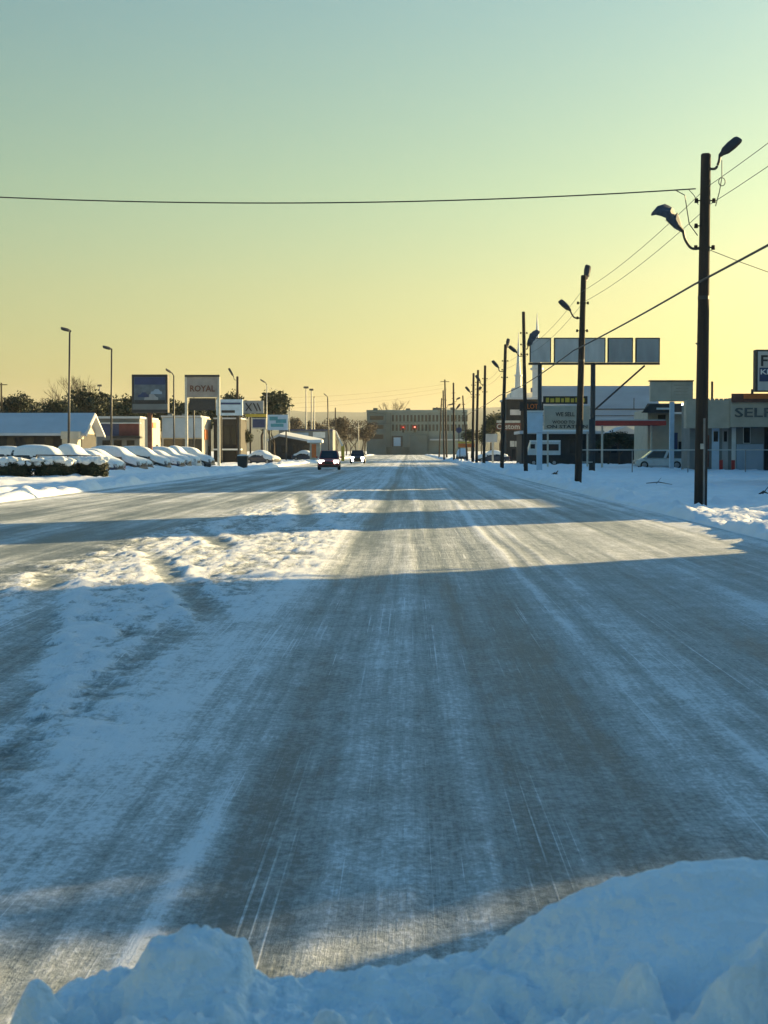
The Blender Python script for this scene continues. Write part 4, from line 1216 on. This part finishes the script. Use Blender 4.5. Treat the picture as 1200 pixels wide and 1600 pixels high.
# ---- houses on the left
H1 = empty('long_house', base(70, 150), 0, 'low dark house with a long snowy roof and a pale gable, far left', 'house')
o = H1.location
xr = at(129, 704, 150).x
ze, zr = at(60, 676, 150).z, at(60, 645, 154).z
wbox(H1, 'wall', -66, xr - .3, 150.6, 158, 0, ze, M['darkwall'])
xr2 = xr + .4
MB().add([(-66.5 - o.x, -.4, ze - .05), (xr2 - o.x, -.4, ze - .05), (xr2 - o.x, 4.3, zr), (-66.5 - o.x, 4.3, zr), (-66.5 - o.x, 9, ze - .05), (xr2 - o.x, 9, ze - .05),
          (-66.5 - o.x, -.4, ze - .3), (xr2 - o.x, -.4, ze - .3), (xr2 - o.x, 4.3, zr - .28), (xr2 - o.x, 9, ze - .3), (-66.5 - o.x, 4.3, zr - .28), (-66.5 - o.x, 9, ze - .3)],
         [(0, 1, 2, 3), (3, 2, 5, 4), (0, 6, 7, 1), (1, 7, 8, 2), (2, 8, 9, 5), (6, 10, 8, 7), (10, 11, 9, 8), (4, 5, 9, 11)]).build('roof', M['roof_snow'], H1)
MB().add([(xr - .28 - o.x, .6, ze - .1), (xr - .28 - o.x, 8, ze - .1), (xr - .28 - o.x, 4.3, zr - .35), (xr - .5 - o.x, .6, ze - .1), (xr - .5 - o.x, 8, ze - .1), (xr - .5 - o.x, 4.3, zr - .35)],
         [(0, 1, 2), (5, 4, 3), (0, 3, 4, 1), (1, 4, 5, 2), (2, 5, 3, 0)]).build('gable', M['cream'], H1)
for s in (0, 1):
    e0 = Vector((xr2 + .02 - o.x, -.4 if s == 0 else 9, ze - .2)); e1 = Vector((xr2 + .02 - o.x, 4.3, zr - .12))
    MB().hexa([e0 + Vector((0, 0, -.22)), e0 + Vector((.06, 0, -.22)), e1 + Vector((.06, 0, -.22)), e1 + Vector((0, 0, -.22))], [e0, e0 + Vector((.06, 0, 0)), e1 + Vector((.06, 0, 0)), e1]).build('bargeboard', M['white_paint'], H1)
pbox(H1, 'porch', 97, 121, 686, 712, 149, 1.5, M['cream'])
pbox(H1, 'porch_roof', 95, 123, 674, 685.8, 148.6, 2.2, M['cream'])
for x in (10, 40, 70):
    pbox(H1, 'window', x, x + 13, 684, 700, 150.53, .06, M['glass'])

H2 = empty('maroon_shop', base(190, 172), 0, 'flat roofed shop with maroon and navy front behind the second lamp post', 'building')
pbox(H2, 'wall', 152, 218, 654, 722, 172, 3.4, M['greywall'])
pbox(H2, 'roof_snow', 151, 219, 650.5, 653.8, 171.6, 4.0, M['roof_snow'])
pbox(H2, 'maroon_panel', 186, 217, 662, 681, 171.93, .06, M['maroon'])
pbox(H2, 'navy_panel', 156, 186, 662, 681, 171.93, .06, M['navy'])
pbox(H2, 'awning', 173, 219.5, 681.8, 685, 170.8, 1.19, M['darkwall'])
pbox(H2, 'awning_snow', 154, 219.5, 660.3, 661.8, 171.5, .49, M['white_paint'])
for x in (160, 178, 198):
    pbox(H2, 'window', x, x + 12, 688, 704, 171.93, .06, M['glass'])
H3 = empty('lit_shop', base(240, 190), 0, 'cream shop with sunlit side wall and orange board, left of the blue fronted shop', 'building')
xw = at(236, 704, 187).x
wbox(H3, 'wall', xw - 9, xw, 187, 194, 0, at(236, 655, 187).z, M['cream'])
wbox(H3, 'roof_snow', xw - 9.1, xw - .15, 187.1, 193.8, at(236, 655, 187).z + .01, at(236, 655, 187).z + .22, M['roof_snow'])
wbox(H3, 'sign_board', xw + .01, xw + .1, 188, 190.2, at(236, 668, 187).z, at(236, 660, 187).z, M['orange'])
wbox(H3, 'door', xw + .01, xw + .06, 190.5, 192, 0.1, 2.4, M['glass'])
H4 = empty('blue_shop', base(285, 200), 0, 'pale blue fronted flat shop with sunlit end wall behind the parked row', 'building')
xw = at(316, 704, 200).x
zt = at(316, 652, 200).z
wbox(H4, 'wall', at(253, 704, 200).x, xw, 200, 209, 0, zt, M['cream'])
pbox(H4, 'blue_front', 254, 315.5, 653, 684, 199.8, .19, M['bluewall'])
pbox(H4, 'shop_window', 256, 315, 686, 706, 199.9, .09, M['glass'])
wbox(H4, 'roof_snow', at(253, 704, 200).x - .1, xw - .15, 199.9, 208.9, zt + .01, zt + .22, M['roof_snow'])
wbox(H4, 'end_sign', xw + .01, xw + .12, 202, 205, zt * .52, zt * .74, M['orange'])
wbox(H4, 'end_door', xw + .01, xw + .06, 205.6, 207, .1, 2.3, M['glass'])
for x0_, x1_ in ((262, 270), (284, 290)):
    pbox(H4, 'roof_unit', x0_, x1_, 646.5, 651.2, 203, 1.4, M['grey_metal'])
H5 = empty('unlit_shop', base(358, 205), 0, 'dark unlit shop front between the pale wide sign and the parked row', 'building')
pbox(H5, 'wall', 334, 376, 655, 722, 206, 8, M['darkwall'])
pbox(H5, 'snow_ledge', 333, 377, 701, 703.5, 204.6, 1.3, M['snow_fine'])
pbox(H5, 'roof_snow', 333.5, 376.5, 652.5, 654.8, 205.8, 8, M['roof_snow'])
for x in (338, 350, 362):
    pbox(H5, 'window', x, x + 9, 664, 695, 205.93, .06, M['glass'])
H6 = empty('gabled_shop', base(460, 268), 0, 'low dark shop with a shallow snowy gable roof, left of the oncoming cars', 'building')
o = H6.location
g0, g1 = at(416, 704, 268).x, at(497, 704, 268).x
gzl = at(416, 688, 268).z
pk = at(436, 678, 268)
wbox(H6, 'wall', g0 + .3, g1 - .3, 268.5, 282, 0, gzl - .1, M['darkwall'])
er_ = at(497, 690, 268).z
MB().add([(g0 - .4 - o.x, 0, gzl), (pk.x - o.x, 0, pk.z), (g1 - o.x, 0, er_), (g0 - .4 - o.x, 14, gzl), (pk.x - o.x, 14, pk.z + .6), (g1 - o.x, 14, er_ + .6),
          (g0 - .4 - o.x, 0, gzl - .35), (pk.x - o.x, 0, pk.z - .4), (g1 - o.x, 0, er_ - .35)],
         [(0, 1, 4, 3), (1, 2, 5, 4), (0, 6, 7, 1), (1, 7, 8, 2)]).build('roof', M['roof_snow'], H6)
MB().add([(g0 + .3 - o.x, .48, gzl - .12), (g1 - .3 - o.x, .48, er_ - .3), (pk.x - o.x, .48, pk.z - .38), (g0 + .3 - o.x, .7, gzl - .12), (g1 - .3 - o.x, .7, er_ - .3), (pk.x - o.x, .7, pk.z - .38)], [(0, 1, 2), (5, 4, 3), (0, 3, 4, 1), (1, 4, 5, 2), (2, 5, 3, 0)]).build('gable', M['darkwall'], H6)
for x in (424, 440, 458, 474):
    pbox(H6, 'window', x, x + 8, 696, 708, 268.43, .06, M['glass'])
H7 = empty('blue_roof_store', base(470, 330), 0, 'long flat store with a blue snowy front band behind the gabled shop', 'building')
pbox(H7, 'wall', 436, 520, 673, 715, 330, 14, M['greywall'])
pbox(H7, 'blue_band', 452, 482, 676, 684, 329.9, .09, M['bluewall'])
pbox(H7, 'white_board', 489, 508, 675, 684, 329.9, .09, M['white_paint'])
pbox(H7, 'dark_band', 436, 520, 671, 672.8, 329.6, 14.2, M['navy'])
H8 = empty('kiosk', base(490, 246), 0, 'small orange fronted kiosk with snowy roof left of the nearer oncoming car', 'building')
pbox(H8, 'wall', 484, 500, 692, 721, 246, 3, M['cream'])
pbox(H8, 'shutter', 487, 494, 694, 715, 245.93, .06, M['orange'])
pbox(H8, 'roof_snow', 480, 503, 687, 691.7, 245, 4.5, M['snow_fine'])
# raised white barrier arm
ba = empty('barrier_arm', base(535, 250), 0, 'raised white barrier arm behind the nearer oncoming car', 'barrier')
MB().tube([at(535, 697, 250) - ba.location, at(525, 674, 250) - ba.location], .13, 6).build('arm', M['white_paint'], ba)
pbox(ba, 'housing', 533, 538, 696, 721, 250.2, .5, M['yellow'])

# ---- flat block at the end of the road
E1 = empty('flat_block', base(650, 620), 0, 'wide grey three-storey block with two rows of dark windows closing the road', 'building')
YE = 620.0
pbox(E1, 'wall', 573, 730, 645, 712, YE, 22, M['coolpale'])
pbox(E1, 'parapet', 572.5, 730.5, 640.5, 644.8, YE - .4, 23, M['coolpale'])
pbox(E1, 'wing', 573.5, 603, 646, 711, YE - 3, 2.9, M['coolgrey'])
pbox(E1, 'string_course', 604, 730, 659.3, 661.2, YE - .3, .29, M['coolpale'])
pbox(E1, 'string_course', 604, 730, 674, 675.6, YE - .3, .29, M['coolpale'])
wproto = None
for r0, r1 in ((648.5, 658.6), (664, 673.3)):
    for k in range(21):
        x = 612.5 + k * 5.75
        if wproto is None:
            wproto = pbox(E1, 'window', x, x + 3.1, r0, r1, YE - .1, .09, M['glass'])
            w0 = at(x, r1, YE)
        else:
            w_ = wproto.copy(); COL.objects.link(w_)
            w1 = at(x, r1, YE)
            w_.location = (w1.x - w0.x, 0, w1.z - w0.z)
for r0, r1 in ((650, 656), (664, 670), (679, 686)):
    pbox(E1, 'window', 578, 599, r0, r1, YE - 3.1, .09, M['glass'])
pbox(E1, 'door_frame', 612, 629, 681, 698, YE - .4, .39, M['frame_dark'])
pbox(E1, 'garage_door', 615, 626, 683.5, 697, YE - .5, .09, M['panel_blue'])
pbox(E1, 'dark_base', 604, 640, 698.5, 711, YE - .35, .34, M['coolgrey'])
pbox(E1, 'gable_front', 640, 668, 679, 711, YE - 4, 3.7, M['coolgrey'])
pbox(E1, 'snow_ledge', 672, 726, 686, 688, YE - 3, 2.7, M['roof_snow'])

for x0_, x1_, y_ in ((583, 590, 637.5), (634, 641, 638), (676, 690, 637), (704, 709, 636.5)):
    pbox(E1, 'roof_unit', x0_, x1_, y_, 640.4, YE + 6, 4, M['coolgrey'])
for x_ in (609.5, 668.5):
    pbox(E1, 'downpipe', x_, x_ + .8, 645, 710, YE - .42, .1, M['coolgrey'])

# ---- traffic signals
sp_l, sp_r = at(560, 662, 330), at(700, 655, 332)
spw = wire(sagged(sp_l, sp_r, .25, 14), .03, 'span wire carrying the two red traffic signals', 5, 'span_wire')
sigp = empty('signal_pole', base(560, 330), 0, 'thin steel pole holding the left end of the signal wire', 'pole')
MB().tube([(0, 0, -.2), (0, 0, sp_l.z + .3)], [.14, .10], 8).build('pole', M['grey_metal'], sigp)
for x, y, lb in ((630, 669, 'left of the two red traffic signals over the road end'), (648, 668.5, 'right of the two red traffic signals over the road end')):
    c = at(x, y, 330.6)
    sg = empty('traffic_signal', (c.x, c.y, c.z), 0, lb, 'traffic signal', 'traffic signals')
    MB().box(-.25, .25, -.12, .2, -.95, .42).build('housing', M['signal_off'], sg, bevel=.03)
    MB().tube([(0, 0, .42), (0, 0, 1.0)], .04, 6).build('hanger', M['dark_metal'], sg)
    MB().box(-.55, .55, .21, .25, -.35, .6).build('backplate', M['red'], sg)
    for z, mm, nm in ((.17, 'signal_red' if x > 640 else 'signal_dim', 'red_lens'), (-.26, 'signal_off', 'amber_lens'), (-.69, 'signal_off', 'green_lens')):
        MB().tube([(0, -.12, z), (0, -.15, z)], .17 if nm == 'red_lens' else .16, 14).build(nm, M[mm], sg)

# ------------------------------------------------------------------ trees
def limb_tree(seed, h=10.0, levels=4, r0=.18, spread=.55, first=.35, mat_='bark', n=5):
    """bare branching tree as one mesh, returns mesh and tip points"""
    rnd = random.Random(seed)
    mb = MB()
    tips = []
    def grow(p, d, L, r, lev):
        q = p + d * L * .5 + Vector((rnd.uniform(-1, 1), rnd.uniform(-1, 1), 0)) * L * .05
        e = p + d * L + Vector((rnd.uniform(-1, 1), rnd.uniform(-1, 1), 0)) * L * .06
        mb.tube([p, q, e], [r, r * .85, r * .68], n if lev > 1 else 3, False)
        if lev <= 0:
            tips.append(e)
            return
        k = rnd.choice((2, 3, 3))
        for i in range(k):
            a = rnd.uniform(0, 2 * math.pi)
            s = rnd.uniform(.35, 1.0) * spread
            nd = (d + Vector((math.cos(a), math.sin(a), rnd.uniform(-.1, .25))) * s).normalized()
            grow(e if i == 0 else p.lerp(e, rnd.uniform(.6, 1)), nd, L * rnd.uniform(.62, .82), r * .62, lev - 1)
    grow(Vector((0, 0, -.2)), Vector((0, 0, 1)), h * first, r0, levels)
    return mb, tips

def crown(tips, rnd, n, size, clump, squash=.75):
    mb = MB()
    for t in tips:
        for k in range(n):
            d = Vector((rnd.gauss(0, 1), rnd.gauss(0, 1), rnd.gauss(0, 1) * squash))
            d = d.normalized() * clump * rnd.uniform(.2, 1) ** .6
            c = t + d
            u = Vector((rnd.uniform(-1, 1), rnd.uniform(-1, 1), rnd.uniform(-.7, .7))).normalized()
            v = u.cross(Vector((rnd.uniform(-1, 1), rnd.uniform(-1, 1), rnd.uniform(-1, 1)))).normalized()
            s = size * rnd.uniform(.6, 1.3)
            mb.add([c - u * s, c + v * s * .45, c + u * s, c - v * s * .45], [(0, 1, 2, 3)])
    return mb

TREE_MESH = {}
for kind, seeds in (('pine', (3, 8, 15)), ('brown', (21, 27)), ('bare', (33, 38, 44))):
    for s in seeds:
        if kind == 'pine':
            mb, tips = limb_tree(s, 10, 3, .22, .80, .34)
            rnd = random.Random(s)
            cm = crown(tips, rnd, 110, .30, 1.5, .85).mesh('crown', M['pine'])
        elif kind == 'brown':
            mb, tips = limb_tree(s, 10, 4, .16, .7, .32)
            cm = crown(tips, random.Random(s), 34, .24, 1.1).mesh('crown', M['brown_leaf'])
        else:
            mb, tips = limb_tree(s, 10, 6, .16, .62, .28, n=4)
            cm = None
        TREE_MESH.setdefault(kind, []).append((mb.mesh('trunk', M['bark']), cm))

def tree(name, kind, var, px, Y, top, label, width=1.0, group=None, rz=0.0):
    b = base(px, Y)
    h = at(px, top, Y).z
    tm, cm = TREE_MESH[kind][var]
    zs = [v.co.z for v in (cm or tm).vertices]
    k = h / max(zs)
    root = empty(name, b, rz, label, 'tree', group)
    root.scale = (k * width, k * width, k)
    for nm, me in (('trunk', tm), ('crown', cm)):
        if me:
            o = bpy.data.objects.new(nm, me); COL.objects.link(o); o.parent = root
    return root

G = 'dark evergreen trees behind the left buildings'
for i, (px, top, w, lb) in enumerate(((-12, 622, 1.0, 'dark evergreen cut by the left edge'), (36, 609, .9, 'rounded dark evergreen above the left end of the long snowy roof'), (60, 618, 1.1, 'broad dark evergreen between two rounder ones behind the snowy roof'),
                                      (84, 618, .8, 'dark evergreen left of the nearest left lamp post'), (118, 602, 1.0, 'tall dark evergreen behind the snowy gable'), (142, 610, 1.0, 'dark evergreen right of the snowy gable'),
                                      (198, 615, .9, 'dark evergreen just left of the dark square sign'), (228, 622, .9, 'dark evergreen behind the dark square sign'), (274, 618, .8, 'dark evergreen right of the dark square sign'), (318, 624, 1.0, 'dark evergreen behind the white framed sign'))):
    tree('evergreen_tree', 'pine', i % 3, px, 226 + (i * 7) % 20, top, lb, w, G, i * 1.3)
for i, (px, top, w, lb) in enumerate(((14, 634, 1.1, 'low dark evergreen filling the gap at the far left'), (100, 630, 1.2, 'low dark evergreen behind the nearest left lamp post'), (160, 640, 1.1, 'low dark evergreen behind the second lamp post'), (180, 640, 1.0, 'lowest dark evergreen left of the dark square sign'), (254, 636, 1.0, 'low dark evergreen behind the lamp post by the dark square sign'), (296, 632, 1.0, 'low dark evergreen behind the dark lamp post'))):
    tree('evergreen_tree', 'pine', (i + 2) % 3, px, 248 + (i * 5) % 9, top, lb, w, G, i * 1.7)
tree('evergreen_tree', 'pine', 1, 362, 250, 606, 'dark evergreen behind the stout wooden pole', .85, G, .4)
tree('evergreen_tree', 'pine', 0, 409, 252, 606, 'tall dark evergreen behind the upswept lamp post', .85, G, 2.2)
tree('evergreen_tree', 'pine', 2, 430, 258, 626, 'lower dark evergreen right of the upswept lamp post', .9, G, 4.2)
tree('evergreen_tree', 'pine', 1, 345, 256, 622, 'low dark evergreen above the pale wide sign', .9, G, 3.1)
tree('bare_tree', 'bare', 0, 104, 262, 586, 'leafless tree left of the nearest left lamp post, above the evergreens', 1.0, 'leafless trees', .7)
tree('bare_tree', 'bare', 1, 127, 266, 584, 'leafless tree right of the nearest left lamp post, above the evergreens', .9, 'leafless trees', 1.9)
tree('bare_tree', 'bare', 2, 613, 680, 621, 'leafless tree rising above the roof of the flat block', 1.1, 'leafless trees', .2)
G2 = 'brownish trees at the far left road end'
for i, (px, top, w, lb) in enumerate(((448, 650, .9, 'brownish tree behind the far lamp post left'), (466, 655, 1.0, 'brownish tree below the floodlight masts'), (498, 656, 1.1, 'brownish tree right of the floodlight masts'), (527, 652, 1.0, 'brownish tree above the raised barrier arm'), (541, 650, 1.0, 'tall brownish tree left of the flat block'),
                                      (556, 655, 1.1, 'brownish tree above the farther oncoming car'), (570, 658, 1.0, 'brownish tree at the left corner of the flat block'), (536, 668, 1.2, 'low brownish thicket behind the oncoming cars'), (566, 670, 1.2, 'low brownish thicket at the foot of the flat block'), (548, 664, 1.3, 'broad brownish thicket between the oncoming cars and the flat block'), (512, 664, 1.2, 'low brownish thicket behind the kiosk'), (482, 664, 1.2, 'low brownish thicket behind the blue banded store'))):
    tree('brown_tree', 'brown', i % 2, px, 470 + (i * 13) % 40, top, lb, w, G2, i * .9)
G3 = 'trees behind the far right poles'
for i, (px, top, w, lb) in enumerate(((768, 642, .9, 'dark tree left of the leaning pole'), (780, 640, .9, 'dark tree right of the leaning pole base, beside the corner shop'), (752, 660, .9, 'low dark tree behind the lone pole'), (736, 668, .9, 'low dark tree behind the close pair of poles'))):
    tree('evergreen_tree', 'pine', (i + 1) % 3, px, 300 + i * 8, top, lb, w, G3, i * 1.1)
tree('evergreen_tree', 'pine', 0, 968, 176, 672, 'dark round bush under the red edged canopy', 1.3, None, .5)
tree('evergreen_tree', 'pine', 2, 950, 178, 682, 'lower dark bush left of the round one under the canopy', 1.5, None, 1.5)
tree('evergreen_tree', 'pine', 1, 383, 212, 668, 'dark shrub under the grey lettered sign', .8, None, .5)

# ------------------------------------------------------------------ unseen blocks and trees added right of the view to cast the road's shade
def shade_block(y0, y1, h, label, x0=20.0, depth=14.0, m='beige'):
    r_ = empty('shade_block', (x0 + depth / 2, (y0 + y1) / 2, 0), 0, label, 'building', 'unseen blocks added to shade the road')
    wbox(r_, 'wall', x0, x0 + depth, y0 + .02, y1 - .02, 0, h, M[m])
    wbox(r_, 'roof_snow', x0 + .25, x0 + depth - .25, y0 + .3, y1 - .3, h + .01, h + .16, M['roof_snow'])
    n = max(1, int((y1 - y0) / 4))
    for k in range(n):
        yy = y0 + (k + .5) * (y1 - y0) / n
        wbox(r_, 'window', x0 - .06, x0 - .01, yy - 1.1, yy + 1.1, .9, min(h - .5, 2.6), M['glass'])
    wbox(r_, 'door', x0 - .06, x0 - .01, y0 + .3, y0 + 1.2, .1, 2.2, M['brick'])
    return r_
shade_block(-24, 20.6, 8.5, 'tall unseen block added beside the car to shade the road', depth=6, m='greywall')
shade_block(27.2, 36.9, 9.8, 'two-storey unseen shade block right of the road, next beyond the gap', depth=6, m='brick')
shade_block(37.0, 53.6, 3.4, 'low unseen shade block between the two taller ones on the right', depth=6, m='beige')
shade_block(53.7, 58.6, 9.6, 'narrow tall unseen shade block right of the road', depth=6, m='greywall')
shade_block(58.7, 70.9, 4.3, 'low cream unseen shade block right of the narrow tall one', depth=6, m='cream')
shade_block(71.0, 82.0, 6.4, 'middle height brick shade block, unseen, far along the right row', depth=6, m='brick')
shade_block(88.0, 112.0, 7.5, 'long unseen shade block set back from the road before the storage building', x0=28.5, depth=8, m='greywall')
shade_block(106.0, 152.0, 16.0, 'tall added shade block far right, beyond the edge of the view', x0=38.5, depth=10, m='greywall')  # added to keep the left verge and parked cars in shade
shade_block(153.0, 206.0, 21.0, 'tallest added shade block far right, beyond the edge of the view', x0=50.0, depth=12, m='beige')
for (x, y, kd, vr, sc, rz, lb) in ((20.9, 22.6, 'brown', 0, .80, .3, 'sparse brown tree, unseen, added in the gap beside the tall shade block'), (17.2, 21.4, 'brown', 1, .70, 1.0, 'small brown tree, unseen, added in front of the gap beside the tall shade block'), (18.6, 24.0, 'bare', 1, .80, 1.3, 'leafless tree, unseen, added in the middle of the gap between two shade blocks'),
                               (19.2, 34.4, 'brown', 0, .92, .5, 'brown tree, unseen, added at the far corner of the two-storey shade block'), (18.4, 25.4, 'brown', 1, .85, 2.1, 'sparse brown tree, unseen, added near the corner of the two-storey shade block'), (17.8, 26.8, 'pine', 0, .70, .8, 'dark evergreen, unseen, added in front of the two-storey shade block')):
    gt = empty(kd + '_tree' if kd != 'pine' else 'evergreen_tree', (x, y, 0), rz, lb, 'tree', 'unseen trees added to filter the sun')
    gt.scale = (sc, sc, sc)  # unseen tree, added to filter sun through the gap and soften shadow edges
    for nm, me in zip(('trunk', 'crown'), TREE_MESH[kd][vr]):
        if me:
            o = bpy.data.objects.new(nm, me); COL.objects.link(o); o.parent = gt

# ------------------------------------------------------------------ our car's bonnet with deep snow
def build_bonnet():
    car_ = empty('car_bonnet', (0.1, 1.3, 0), 0, 'bonnet of our own car, buried under snow at the bottom of the view', 'car')
    o = car_.location
    n, m_ = 16, 10
    v, f_ = [], []
    for j in range(m_ + 1):
        for i in range(n + 1):
            x = -.86 + 1.72 * i / n
            y = -.55 + 1.15 * j / m_
            z = 1.10 - .05 * (j / m_) ** 2 - .10 * (abs(x) / .86) ** 4 - (.18 * max(0, j / m_ - .85) / .15)
            v.append((x, y, z))
    for j in range(m_):
        for i in range(n):
            a = j * (n + 1) + i
            f_.append((a, a + 1, a + n + 2, a + n + 1))
    MB().add(v, f_).build('bonnet', M['paint_dark'], car_, smooth=True)
    MB().box(-.84, .84, .48, .62, .35, .86).build('front_bumper', M['paint_dark'], car_, bevel=.05)
    for y in (-1, 1):
        MB().box(y * .86 - .06, y * .86 + .06, -.5, .55, .35, .98).build('wing', M['paint_dark'], car_, bevel=.04)
        wo = MB().tube([(y * .72, .05, .33), (y * .90, .05, .33)], .33, 18).build('wheel', M['tyre'], car_)
        MB().tube([(y * .901, .05, .33), (y * .915, .05, .33)], .2, 14).build('rim', M['rim'], wo)
    # heap of snow: height field following the outline in view
    sil = [(-1400, 1700), (-60, 1640), (30, 1598), (70, 1560), (110, 1535), (150, 1520), (205, 1512), (222, 1490), (240, 1468), (280, 1458), (330, 1452), (360, 1458), (384, 1468), (392, 1490), (398, 1518), (440, 1528), (500, 1524), (560, 1516), (610, 1510),
           (680, 1496), (740, 1484), (790, 1462), (830, 1430), (880, 1402), (940, 1380), (1000, 1362), (1060, 1349), (1120, 1342), (1200, 1344), (1290, 1362), (1400, 1400), (2400, 1560)]
    YR = 1.60
    sx = np.array([at(a, b, YR).x for a, b in sil])
    sz = np.array([at(a, b, YR).z for a, b in sil])
    xs = np.arange(-.75, .97, .004)
    ys = np.arange(.80, 1.86, .004)
    X, Y = np.meshgrid(xs, ys)
    rw = (0.03 * noise(X * 5, X * 0 + .5, 301) + .015 * noise(X * 17, X * 0 + .5, 302)) * (1 - .75 * sstep(.02, .15, X))
    Yr = YR + rw
    zr = np.interp(X * YR / (YR + rw), sx, sz)
    zr = EYE + (zr - EYE) * (YR + rw) / YR
    # smooth copy of the ridge for the part nearer than the edge
    zs = np.interp(xs, sx, sz)
    ker = np.exp(-np.linspace(-2.2, 2.2, 61) ** 2); ker /= ker.sum()
    zsm = np.convolve(np.pad(zs, 30, mode='edge'), ker, 'valid')[None, :] * np.ones_like(X)
    d = Yr - Y                                     # > 0 nearer than the ridge
    t = sstep(0, .16, d)
    near = zr * (1 - t) + (zsm - .012) * t - .10 * np.clip(d, 0, 1)
    lum = .045 * fbm(X * 6, Y * 8, 3, 311) + .012 * fbm(X * 24, Y * 26, 3, 321) + .003 * fbm(X * 80, Y * 80, 2, 331)
    cl = np.clip(fbm(X * 10 + 3, Y * 11, 2, 341) - .15, 0, 1) * .085
    dd = d - .10 * sstep(.05, .25, X)
    near = near + (lum + cl) * sstep(.01, .12, dd) - .012 * sstep(.02, .08, d)
    fr = np.clip(-d, 0, 1)
    front = zr - 2.6 * fr ** 1.15 + .004 * fbm(X * 30, Y * 30, 2, 351)
    Z = np.where(d > 0, near, front) + (.006 * fbm(X * 40, Y * 40, 3, 361) + .004 * np.abs(fbm(X * 90, Y * 90, 2, 371))) * (1 - .6 * sstep(.05, .25, X))
    edge = sstep(-.75, -.62, X) * (1 - sstep(.86, .97, X))
    Z = np.maximum(Z * edge + .98 * (1 - edge), .90)
    sn = grid_mesh('bonnet_snow', X, Y, Z, M['snow_fine'])
    tag(sn, 'deep soft snow heaped on the car bonnet at the bottom of the view', 'snow', None, 'stuff')
build_bonnet()

# ------------------------------------------------------------------ small things on the snow
def twig(px, py, px2, py2, label, r=.03):
    p, q = ray(px, py), ray(px2, py2)
    p = Vector((0, 0, EYE)) + p * (-(EYE - .16) / p.z); q = Vector((0, 0, EYE)) + q * (-(EYE - .2) / q.z)
    b = MB().tube([p, p.lerp(q, .5) + Vector((0, 0, .08)), q], [r, r * 1.3, r * .6], 5)
    m = p.lerp(q, .4)
    b.tube([m, m + Vector((.25, .1, .28))], [r * .7, r * .3], 4)
    tag(b.build('fallen_branch', M['bark']), label, 'branch', 'dark debris lying on the right snow')
twig(1010, 755, 1050, 757, 'fallen dark branch on the snow left of the nearest pole', .018)
twig(1186, 772, 1200, 771, 'dark clump of twigs in the snow at the right edge', .03)
twig(862, 743, 872, 742, 'dark lump of debris in the snow right of the pale column', .09)

# ------------------------------------------------------------------ air
hz = MB().box(-5400, 5400, -60, 7200, -12, 190).build('haze', None)
tag(hz, 'thin cold morning haze', None, None, 'stuff')
hm = bpy.data.materials.new('haze')
hm.use_nodes = True
hm.node_tree.nodes.clear()
ho = hm.node_tree.nodes.new('ShaderNodeOutputMaterial')
hv = hm.node_tree.nodes.new('ShaderNodeVolumePrincipled')
hv.inputs['Color'].default_value = (0.85, 0.9, 0.95, 1)
hv.inputs['Density'].default_value = 0.00006
hv.inputs['Anisotropy'].default_value = 0.3
hm.node_tree.links.new(hv.outputs[0], ho.inputs['Volume'])
hz.data.materials.clear()
hz.data.materials.append(hm)
